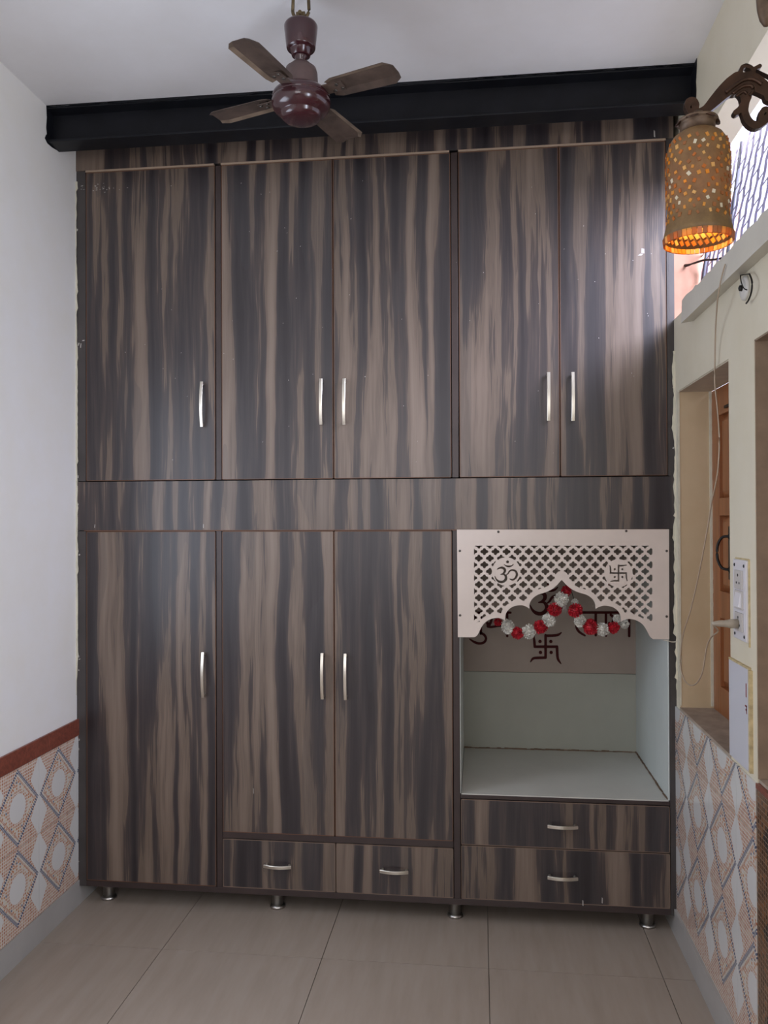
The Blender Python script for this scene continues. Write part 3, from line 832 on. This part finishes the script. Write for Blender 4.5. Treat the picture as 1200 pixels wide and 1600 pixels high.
o8 = lambda x, y: px3(880+x/6.667, 840+y/6.667); k8 = 3.243/6.667
sw = [([(577, 290), (577, 450)], 9), ([(490, 370), (660, 370)], 9), ([(577, 293), (620, 292), (662, 286)], [9, 8, 4]), ([(577, 449), (530, 450), (492, 456)], [9, 8, 4]),
      ([(494, 370), (493, 325), (485, 290)], [9, 9, 4]), ([(658, 370), (659, 415), (668, 452)], [9, 9, 4])]
addst([([o8(*p) for p in a], ([w*k8 for w in b] if isinstance(b, list) else b*k8)) for a, b in sw])
for c in ((537, 330), (617, 330), (537, 410), (617, 410)): addst([([o8(*c)], 12*k8)])
loops = [simplify(P, .22) for P in contours(np.maximum(Fh, Fo), 125, 130, hstep)]
fp = filled('fretwork_panel', [outer]+loops, .0125, c3, M['fret'], wd)
tag(fp, 'ivory cut-out board with trellis holes')
for (x, y) in ((255, 68), (903, 64), (60, 164), (1108, 165), (61, 491), (1108, 497)):
    p = c3(x, y, 0)
    MB().lathe([(.0042, 0), (.0042, -.0012), (.002, -.003)], (p.x, PY, p.z), 10, 1).build('screw', M['screw'], fp, (p.x, PY, p.z))

# ------------------------------------------------------------------ flower garland
gy0 = .030
gr = thing('flower_garland', at(875, 925, 1, gy0), 'red and white pompom flower garland hanging behind the cut-out arch', 'garland')
def pompom(seed, mat):
    random.seed(seed); mb = MB()
    mb.lathe([(.004, -.016), (.014, -.009), (.0175, 0), (.014, .009), (.004, .016)], (0, 0, 0), 10)
    for i in range(95):
        z = 1-2*(i+.5)/95; a = i*2.39996; rr_ = math.sqrt(1-z*z)
        n = Vector((rr_*math.cos(a), rr_*math.sin(a), z))
        t = n.cross(Vector((random.gauss(0, 1), random.gauss(0, 1), random.gauss(0, 1)))).normalized(); b = n.cross(t)
        r0 = .0135; r1 = random.uniform(.022, .0272); ww = random.uniform(.0045, .0065)
        c_ = [n*r0-t*.002, n*r0+t*.002, n*r1*.93+t*ww+b*.001, n*r1+t*ww*.4-b*.002, n*r1*1.02-t*ww*.3+b*.0018, n*r1*.92-t*ww]
        mb.add(c_, [(0, 1, 2, 3), (0, 3, 4, 5)], False)
    me_o = mb.build('flower', mat, None, fix=False); return me_o
pr = pompom(1, M['fl_red']); pw = pompom(2, M['fl_white'])
FLW = [('w', 650, 68, 50), ('r', 682, 14, 38), ('r', 608, 135, 50), ('w', 570, 203, 47), ('r', 515, 248, 49), ('w', 440, 277, 50), ('r', 365, 286, 46), ('w', 303, 244, 50), ('r', 240, 215, 30),
       ('w', 738, 88, 26), ('r', 740, 140, 51), ('w', 770, 208, 43), ('r', 838, 248, 54), ('w', 915, 263, 47), ('r', 985, 252, 42), ('w', 1010, 195, 30), ('w', 1058, 228, 33)]
fpos = []; first = {'r': True, 'w': True}
random.seed(20)
for i, (c, x, y, r_) in enumerate(FLW):
    q = at(720+x/4.138, 920+y/4.138, 1, gy0+ (0 if r_ > 40 else .012)); src = pr if c == 'r' else pw
    if first[c]: o = src; first[c] = False
    else: o = src.copy(); COL.objects.link(o)
    o.parent = gr; o.location = q-gr.location
    s_ = r_/4.138/FPX*(CD+gy0)/.0262
    o.scale = (s_, s_*.9, s_*random.uniform(.9, 1.0)); o.rotation_euler = [random.uniform(0, 6) for _ in range(3)]
    fpos.append(q)
ordr = [8, 7, 6, 5, 4, 3, 2, 0, 1]
sg = MB(); topk = at(884, 895, 1, gy0)
sg.tube(smoothp([fpos[i]+Vector((0, .01, 0)) for i in ordr]+[topk], 4), .0014, 6)
sg.tube(smoothp([topk]+[fpos[i]+Vector((0, .01, 0)) for i in (9, 10, 11, 12, 13, 14, 16)], 4), .0014, 6)
hk = at(724+1100/4.138-5, 960, 1, gy0)
for e0 in (topk, fpos[8], fpos[16]): sg.tube([e0, Vector((e0.x, -.001, e0.z+.012))], .0012, 5)
sg.build('string', M['leaf'], gr, topk)
tb = MB(); random.seed(3)
p = at(720+672/4.138, 920+95/4.138, 1, gy0-.005)
for i in range(9):
    dx = random.uniform(-.006, .006)
    tb.tube([p+Vector((dx*.3, 0, 0)), p+Vector((dx, random.uniform(-.004, .004), -.016)), p+Vector((dx*1.5, 0, -.034+random.uniform(0, .012)))], .0011, 4)
tb.build('tassel', M['tassel'], gr, p)

# ------------------------------------------------------------------ ceiling fan
FX, FY, FZ = -.463, -.68, 2.500
fan = thing('ceiling_fan', (FX, FY, FZ), 'small maroon four-blade ceiling fan with dusty brown blades', 'fan')
def fz(prof, nm, mat, n=40, par=fan): return MB().lathe(prof, (FX, FY, 0), n).build(nm, mat, par, (FX, FY, prof[0][1]))
zb = FZ
mot = fz([(.001, zb-.066), (.030, zb-.066), (.047, zb-.062), (.053, zb-.055), (.054, zb-.049), (.056, zb-.047), (.064, zb-.044), (.073, zb-.036), (.0775, zb-.026), (.078, zb-.016),
     (.0765, zb-.012), (.0755, zb-.0105), (.0765, zb-.009), (.077, zb-.004), (.074, zb+.004), (.066, zb+.012), (.048, zb+.016), (.001, zb+.017)], 'motor_housing', M['fan_red'])
fz([(.046, zb+.015), (.0455, zb+.02), (.0435, zb+.060), (.040, zb+.072), (.030, zb+.080), (.024, zb+.086), (.001, zb+.087)], 'motor_neck', M['fan_pink'])
zh = zb+.017
fz([(.012, zh+.068), (.012, zh+.078), (.017, zh+.084), (.018, zh+.092), (.014, zh+.10), (.012, zh+.105)], 'down_rod', M['fan_red'], 24)
fz([(.020, zh+.088), (.0245, zh+.090), (.028, zh+.104), (.030, zh+.107), (.037, zh+.108), (.0385, zh+.112), (.044, zh+.160), (.0445, zh+.168), (.042, zh+.173), (.034, zh+.176), (.012, zh+.177)], 'canopy', M['fan_red'])
mb = MB().box(FX-.012, FX+.012, FY-.006, FY+.006, zh+.170, zh+.205)
mb.lathe([(.005, -.014), (.005, .014)], (FX, FY, zh+.200), 10, 1)
mb.build('hanger_bracket', M['hook'], fan, (FX, FY, zh+.18))
mb = MB()
ring = [(FX+.022*math.cos(a), FY+.002*math.sin(a), zh+.212+.024*math.sin(a)) for a in [R(-200+i*15) for i in range(0, 15)]]
mb.tube([(FX-.022, FY, zh+.212), *[(FX+.022*math.cos(R(180+18*i)), FY, zh+.212+.024*math.sin(R(180+18*i))) for i in range(1, 10)], (FX+.022, FY, zh+.212), (FX+.020, FY, ZC+.001)], .0045, 8)
mb.tube([(FX-.022, FY, zh+.212), (FX-.020, FY, ZC+.001)], .0045, 8)
mb.build('ceiling_hook', M['hook'], fan, (FX, FY, zh+.22))
# blade: three plank strips with a fold, rounded tip
def blade_mesh():
    mb = MB(); r0, r1 = .088, .278; n = 10
    # section across the blade: (offset, height)
    sec = [(-.043, -.007), (-.030, -.002), (.020, .004), (.043, .001)]
    st = []
    for i in range(n+1):
        t = i/n; r = r0+(r1-r0)*t
        k = 1.0
        if t > .88: k = math.sqrt(max(.0, 1-((t-.88)/.12)**2))*.35+.65
        if t < .10: k = .80+.2*t/.10
        st.append((r, k*(.90+.14*t)))
    nv = len(sec)
    vs = [(r, s_*k, h_2) for r, k in st for s_, h_2 in sec]+[(r, s_*k, h_2+.0012) for r, k in st for s_, h_2 in sec]
    off = len(st)*nv; top = []
    for i in range(n):
        for j in range(nv-1):
            mb.cur = 1 if j == 0 else 0
            q = (i*nv+j, i*nv+j+1, (i+1)*nv+j+1, (i+1)*nv+j)
            mb.f.append(list(q)[::-1]); mb.sm.append(False); mb.mi.append(mb.cur)
            mb.f.append([a+off for a in q]); mb.sm.append(False); mb.mi.append(mb.cur)
    mb.v = vs
    def side(a, b): mb.f.append([a, b, b+off, a+off]); mb.sm.append(False); mb.mi.append(0)
    for i in range(n): side(i*nv, (i+1)*nv); side((i+1)*nv+nv-1, i*nv+nv-1)
    for j in range(nv-1): side(j+1, j); side(n*nv+j, n*nv+j+1)
    mb.cur = 0
    return mb
bl0 = None
for k, ang in enumerate((-19, 70, 161, -109)):
    if bl0 is None:
        bl0 = blade_mesh().build('blade', [M['blade'], M['blade2']], fan, None); bl0.location = (0, 0, 0)
        ir = MB().box(.060, .128, -.017, .017, .001, .004)
        br = ir.build('blade_iron', M['blade'], bl0); br.location = (0, 0, -.004)
        sm = MB()
        for (sx, sy) in ((.112, -.010), (.122, .008), (.100, .010)): sm.lathe([(.0045, -.006), (.0045, -.003), (.0045, .004)], (sx, sy, 0), 8)
        sr = sm.build('screws', M['screw'], bl0); sr.location = (0, 0, 0); b_, kids = bl0, (br, sr)
    else:
        b_ = bl0.copy(); COL.objects.link(b_); b_.parent = fan
        for q in kids: c_ = q.copy(); COL.objects.link(c_); c_.parent = b_
    b_.rotation_euler = (R(-11), 0, R(ang)); b_.rotation_mode = 'XYZ'
    b_.location = (0, 0, .002)

# ------------------------------------------------------------------ wall lamp with mosaic shade
LY = -1.25
def lp_(u, v, d=0): p = at(u, v, 1, LY); return Vector((p.x, LY+d, p.z))
top = lp_(1090, 205); bot = lp_(1090, 383)
lamp = thing('wall_lamp', (XU, LY, lp_(1190, 130).z), 'ornate copper wall lamp with hanging amber mosaic glass shade', 'lamp')
LX = top.x
k_ = (top.z-bot.z)/178     # metres per photo pixel here
Zt = top.z
def lz(prof, nm, mat, n=40, cap=True, par=lamp):
    return MB().lathe([(r*k_, Zt-h*k_) for r, h in prof], (LX, LY, 0), n, cap=cap).build(nm, mat, par, (LX, LY, Zt), fix=cap)
outp = [(22, 0), (29, 4), (37, 10), (43, 20), (46.5, 34), (47.5, 50), (47.5, 90), (46, 118), (45.5, 132), (47.5, 146), (50.5, 158), (52.5, 168)]
inp = [(50.0, 168), (48, 158), (45.5, 146), (43.5, 132), (44, 118), (45.5, 90), (45.5, 50), (44, 34), (41, 20), (35, 11), (21, 3)]
sh = MB().lathe([(r*k_, Zt-h*k_) for r, h in outp+inp], (LX, LY, 0), 48, cap=False).build('shade', M['shade'], lamp, (LX, LY, Zt))
def rad(h): return np.interp(h, [p[1] for p in outp], [p[0] for p in outp])
mb = MB(); random.seed(11)
for row in range(13):
    h = 24+row*9.8
    n = 21
    for i in range(n):
        if random.random() < .12: continue
        a = 2*math.pi*(i+.5*(row % 2)+random.uniform(-.15, .15))/n
        hh2 = h+random.uniform(-1.6, 1.6); tw = random.uniform(-.7, .7); sx_, sz_ = random.uniform(1.7, 2.7), random.uniform(2.2, 3.4)
        for (rb, rt) in ((rad(hh2)-3.3, rad(hh2)+1.1),):
            c8 = []
            for rr_ in (rb, rt):
                for (p, q) in ((-sx_, -sz_), (sx_, -sz_), (sx_, sz_), (-sx_, sz_)):
                    s2 = p*math.cos(tw)-q*math.sin(tw); t2 = p*math.sin(tw)+q*math.cos(tw)
                    aa = a+s2/rr_; c8.append((LX+rr_*k_*math.cos(aa), LY+rr_*k_*math.sin(aa), Zt-(hh2+t2)*k_))
            mb.add(c8, [(0, 1, 2, 3), (7, 6, 5, 4), (0, 4, 5, 1), (1, 5, 6, 2), (2, 6, 7, 3), (3, 7, 4, 0)])
n = 44
for rows, h0, h1, ro, ri_ in ((0, 166, 176, 53, 50.3),):
    for i in range(n):
        a0, a1 = 2*math.pi*(i+.06)/n, 2*math.pi*(i+.94)/n
        c8 = [(LX+r_*k_*math.cos(a), LY+r_*k_*math.sin(a), Zt-h*k_) for h in (h0, h1) for r_, a in ((ri_-1.5*(h == h1), a0), (ro-1.0*(h == h1), a0), (ro-1.0*(h == h1), a1), (ri_-1.5*(h == h1), a1))]
        mb.add(c8, [(0, 1, 2, 3), (7, 6, 5, 4), (0, 4, 5, 1), (1, 5, 6, 2), (2, 6, 7, 3), (3, 7, 4, 0)])
for row, h in enumerate((138, 150, 160)):       # pieces showing on the inner face near the mouth
    for i in range(30):
        a = 2*math.pi*(i+.5*(row % 2))/30; rr_ = rad(h)-2.6
        c8 = []
        for r_ in (rr_, rr_-1.3):
            for (p, q) in ((-2.8, -4.2), (2.8, -4.2), (2.8, 4.2), (-2.8, 4.2)):
                s2 = p*math.cos(.5)-q*math.sin(.5); t2 = p*math.sin(.5)+q*math.cos(.5)
                c8.append((LX+r_*k_*math.cos(a+s2/r_), LY+r_*k_*math.sin(a+s2/r_), Zt-(h+t2)*k_))
        mb.add(c8, [(0, 1, 2, 3), (7, 6, 5, 4), (0, 4, 5, 1), (1, 5, 6, 2), (2, 6, 7, 3), (3, 7, 4, 0)])
tag(mb.build('glass_chips', M['chips'], lamp, (LX, LY, Zt)), 'orange and cream glass chips', kind='stuff')
lz([(23, 2), (26, 3), (26, -10), (27, -13), (31, -14), (30, -17), (24, -19), (12, -24), (8, -30)], 'shade_collar', M['bronze2'])
mb = MB()      # scalloped ruffle round the collar
nn = 48; vs = []
for i in range(nn):
    a = 2*math.pi*i/nn; wv = math.cos(a*6)
    for r_, h in ((24, -14), (31+3*wv, -12+3*wv), (31+3*wv, -14+3*wv), (24, -17)): vs.append((LX+r_*k_*math.cos(a), LY+r_*k_*math.sin(a), Zt-h*k_))
fs = []
for i in range(nn):
    j = (i+1) % nn
    for q in range(4): fs.append((4*i+q, 4*i+(q+1) % 4, 4*j+(q+1) % 4, 4*j+q))
mb.add(vs, fs, True).build('shade_gallery', M['bronze'], lamp, (LX, LY, Zt))
# bulb and warm light added inside to make the chips glow
bulb = MB().lathe([(.002, 0), (.008, -.003), (.012, -.012), (.0125, -.02), (.011, -.028), (.006, -.034), (.001, -.035)], (LX, LY, Zt-.045), 16).build('bulb', plain('frosted_bulb_glass', (.7, .62, .5), .3), lamp, (LX, LY, Zt-.045))
MB().lathe([(.010, .045), (.010, .0), (.008, -.001)], (LX, LY, Zt-.046), 14).build('bulb_socket', M['iron'], lamp, (LX, LY, Zt-.03))
l = bpy.data.lights.new('added_glow_light', 'POINT'); l.energy = 1.7; l.color = (1, .62, .25); l.shadow_soft_size = .014
lo = bpy.data.objects.new('added_glow_light', l); COL.objects.link(lo); lo.location = (LX, LY, Zt-.105)
# cast bracket: silhouette strokes in its own vertical plane
S3 = lambda x, y: (1020+x/4, 60+y/4)
S7 = lambda x, y: (1140+x/7.27, y/7.27)
st = [([S3(*p) for p in ((232, 478), (212, 440), (222, 408), (248, 402), (262, 425), (258, 448))], [3, 4, 6, 6, 6, 5]),
      ([S3(*p) for p in ((250, 455), (285, 468), (330, 450), (385, 395), (440, 340), (490, 300), (530, 275))], [4, 5, 6.5, 9, 11, 13, 14]),
      ([S7(*p) for p in ((30, 1010), (120, 960), (220, 940), (300, 970), (380, 1020), (440, 1060), (520, 1100))], [12, 14, 15, 13, 11, 10, 9]),
      ([S7(*p) for p in ((120, 1000), (170, 1090), (165, 1180), (160, 1280), (190, 1370), (250, 1430), (320, 1430), (400, 1370), (440, 1330), (430, 1270), (380, 1265), (350, 1310), (340, 1370))], [13, 10, 6.5, 5.5, 6, 6, 6, 6, 5, 4.5, 4.5, 4, 4]),
      ([S7(*p) for p in ((150, 1210), (110, 1260), (60, 1295))], [6, 5, 4.5]),
      ([S7(*p) for p in ((115, 840), (130, 785), (180, 765), (235, 790), (262, 830))], 3.0),
      ([S7(*p) for p in ((250, 815), (290, 790), (330, 770))], [3.5, 2.6, 3.2]),
      ([S7(*p) for p in ((430, 1120), (520, 1150), (640, 1110), (760, 1090))], 7),
      ([S7(*p) for p in ((440, 1330), (560, 1330), (680, 1240), (760, 1180))], 6)]
F = strokes_field(st, 1066, 98, 1250, 206, .8)
lp = [simplify(P, .2) for P in contours(F, 1066, 98, .8)]
fnb = lambda x, y, d: lp_(x, y, d-.007)
brk = filled('bracket', lp, .014, fnb, M['bronze'], lamp, .0035)
# raised vein along the casting
mb = MB()
for pts, rr_ in (([S7(*p) for p in ((-60, 1075), (60, 985), (170, 925), (260, 930), (350, 985))], .0035), ([S7(*p) for p in ((20, 1090), (130, 1010), (230, 1000), (250, 1060), (210, 1110))], .003), ([S7(*p) for p in ((60, 1120), (140, 1065), (180, 1090))], .0025)):
    mb.tube(smoothp([lp_(x, y, -.0075) for x, y in pts], 5), rr_, 6)
mb.build('bracket_vein', M['bronze'], lamp, lp_(1165, 135))
# back rod to the wall plate and plate
pe = lp_(1245, 150); 
MB().tube([pe+Vector((-.01, 0, 0)), Vector((XU-.008, LY, pe.z))], .009, 12).build('mounting_arm', M['bronze'], lamp, pe)
MB().lathe([(.062, .0), (.060, -.006), (.05, -.010), (.03, -.014), (.012, -.02)], (XU, LY, pe.z), 32, 0).build('wall_plate', M['bronze'], lamp, (XU, LY, pe.z))
MB().lathe([(.014, .0), (.010, .05), (.012, .055), (.007, .062)], (XU-.03, LY, pe.z), 16, 2).build('plate_stem', M['bronze'], lamp, (XU-.03, LY, pe.z))
# second globe of the same lamp, its lower tip just inside the frame
tip = lp_(1197, 42)
MB().lathe([(.001, 0), (.006, .003), (.012, .014), (.016, .032), (.0175, .052), (.016, .075), (.011, .095), (.008, .105)], (tip.x+.001, LY, tip.z), 24).build('finial', M['bronze2'], lamp, tip)
fx2 = tip.x+.001
MB().tube(smoothp([(fx2, LY, tip.z+.10), (fx2+.02, LY, tip.z+.125), (fx2+.06, LY, tip.z+.11), (fx2+.09, LY, tip.z+.04), (XU-.03, LY, pe.z+.05)], 6), .006, 8).build('finial_arm', M['bronze'], lamp, (fx2, LY, tip.z+.1))

# ------------------------------------------------------------------ things on the right wall
def rw(u, v, x=XR): return at(u, v, 0, x)
sb = thing('switch_board', (XR, -.69, 1.075), 'white switch plate with sockets on the pillar beside the wooden shutter', 'switch')
PYa, PYb, PZa, PZb = -.742, -.641, 1.077, 1.275
bobj('plate', M['plate'], (XR-.008, XR, PYa, PYb, PZa, PZb), sb, .002)
bobj('mortar_edge', M['mortar'], (XR-.003, XR, PYa-.007, PYa, PZa-.01, PZb+.003), sb)
bobj('mortar_edge', M['mortar'], (XR-.002, XR, PYa, PYb, PZb, PZb+.004), sb)
for i, (zc, kind_) in enumerate(((1.226, 's'), (1.176, 'w'), (1.122, 's'))):
    mo = bobj('module', M['plate2'], (XR-.012, XR-.008, -.722, -.664, zc-.023, zc+.023), sb, .001)
    if kind_ == 'w':
        MB().add([(XR-.012, -.715, zc-.018), (XR-.012, -.671, zc-.018), (XR-.012, -.671, zc+.018), (XR-.012, -.715, zc+.018),
                  (XR-.018, -.713, zc-.016), (XR-.018, -.673, zc-.016), (XR-.0125, -.673, zc+.017), (XR-.0125, -.713, zc+.017)],
                 [(0, 3, 2, 1), (4, 5, 6, 7), (0, 1, 5, 4), (1, 2, 6, 5), (2, 3, 7, 6), (3, 0, 4, 7)]).build('rocker', M['plate'], mo, (XR-.012, -.693, zc))
    else:
        mb = MB()
        for (dy, dz, r_) in ((0, .011, .0036), (-.011, -.008, .003), (.011, -.008, .003)):
            mb.lathe([(r_, 0), (r_, -.0006)], (XR-.012, -.693+dy, zc+dz), 10, 0)
        mb.build('socket_hole', M['dark'], mo, (XR-.012, -.693, zc))
for (y, z) in ((-.655, PZb-.014), (-.728, PZb-.014), (-.655, PZa+.012), (-.728, PZa+.012)):
    MB().lathe([(.0042, 0), (.0042, -.001), (.002, -.002)], (XR-.008, y, z), 10, 0).build('screw', M['dark'], sb, (XR-.008, y, z))
# white tile
wt = thing('wall_tile', (XR, -.672, .77), 'plain white glazed tile set on the pillar below the switch plate', 'tile')
bobj('tile_face', M['wtile'], (XR-.006, XR, -.752, -.594, .768, 1.014), wt, .001)
bobj('mortar_edge', M['mortar'], (XR-.008, XR, -.763, -.752, .770, 1.014), wt)
bobj('mortar_edge', M['mortar'], (XR-.0065, XR, -.752, -.594, 1.014, 1.019), wt)
mb = MB()
XX = XR-.0062
def ink(y0, y1, z0, z1): mb.box(XX-.0004, XX+.0004, y0, y1, z0, z1)
ink(-.737, -.733, .905, .925); ink(-.737, -.723, .921, .925); ink(-.737, -.727, .912, .916)     # F
ink(-.735, -.730, .945, .978)
mb.build('printed_mark', M['redink'], wt, (XX, -.73, .93))

# lamp holder disc under the ledge
hp = rw(1166, 450)
ho = thing('lamp_holder', (XR, hp.y, hp.z), 'white round wire outlet with black wires under the concrete ledge', 'outlet')
MB().lathe([(.030, 0), (.029, -.006), (.024, -.009), (.010, -.010)], (XR, hp.y, hp.z), 24, 0).build('disc', M['blackbulb'], ho, (XR, hp.y, hp.z))
MB().lathe([(.008, -.009), (.007, -.016), (.003, -.018)], (XR, hp.y, hp.z), 12, 0).build('terminal', M['iron'], ho, (XR, hp.y, hp.z))
mb = MB()
mb.tube(smoothp([rw(1171, 428, XR-.012), rw(1175, 440, XR-.016), rw(1174, 456, XR-.016), rw(1170, 468, XR-.014), rw(1166, 474, XR-.01)], 6), .0022, 6)
mb.tube(smoothp([rw(1157, 430, XR-.012), rw(1158, 440, XR-.016), rw(1162, 450, XR-.018), rw(1167, 453, XR-.016)], 6), .0014, 6)
mb.tube(smoothp([rw(1157, 430, XR-.012), rw(1164, 429, XR-.012), rw(1171, 428, XR-.012)], 4), .0014, 6)
mb.build('wire', M['iron'], ho, hp)

# hanging cable + plug
cx = .618
pc = [(1133, 413, .606), (1127, 435, .604), (1122, 462, .603), (1120, 482, .61), (1118, 515, .625), (1117, 560, cx+.015), (1117, 600, cx+.015), (1121, 640, cx+.015), (1124, 690, cx+.015), (1121, 740, cx+.015), (1112, 785, cx+.015), (1106, 822, cx+.015),
      (1094, 887, cx+.012), (1080, 950, cx+.008), (1069, 985, cx), (1064, 1015, cx), (1064, 1045, cx), (1072, 1066, cx), (1085, 1070, cx), (1097, 1052, cx), (1104, 1012, cx), (1111, 996, cx-.004), (1122, 986, cx-.012)]
pts = [at(u, v, 0, x) for u, v, x in pc]
plY = -.693; plZ = 1.117
plg = Vector((XR-.072, plY, plZ-.004))
pts.append(plg)
pcord = thing('power_cord', (XR-.02, plY, plZ), 'thin cream cable looping from the ledge to a plug in the socket', 'cable')
MB().tube(smoothp(pts, 6), .0020, 6).build('cable', M['wire'], pcord, plg)
MB().lathe([(.0045, -.074), (.006, -.066), (.008, -.056), (.0085, -.044), (.010, -.036), (.0115, -.030), (.0115, -.0128)], (XR, plY, plZ), 16, 0).build('plug', plain('tan_plug_plastic', (.36, .31, .24), .4), pcord, (XR-.04, plY, plZ))
pts = [at(1036, 1000, 1, -.004), at(1043, 1001, 1, -.018), at(1050, 1003, 1, -.012), at(1058, 1002, 1, -.012), at(1062, 998, 1, -.016), at(1065, 1008, 1, -.02)]
tag(MB().tube(smoothp(pts, 6), .0019, 6).build('niche_wire', M['wirew'], None, pts[2]), 'short white wire coming out of the shrine niche over the right edge', 'wire')
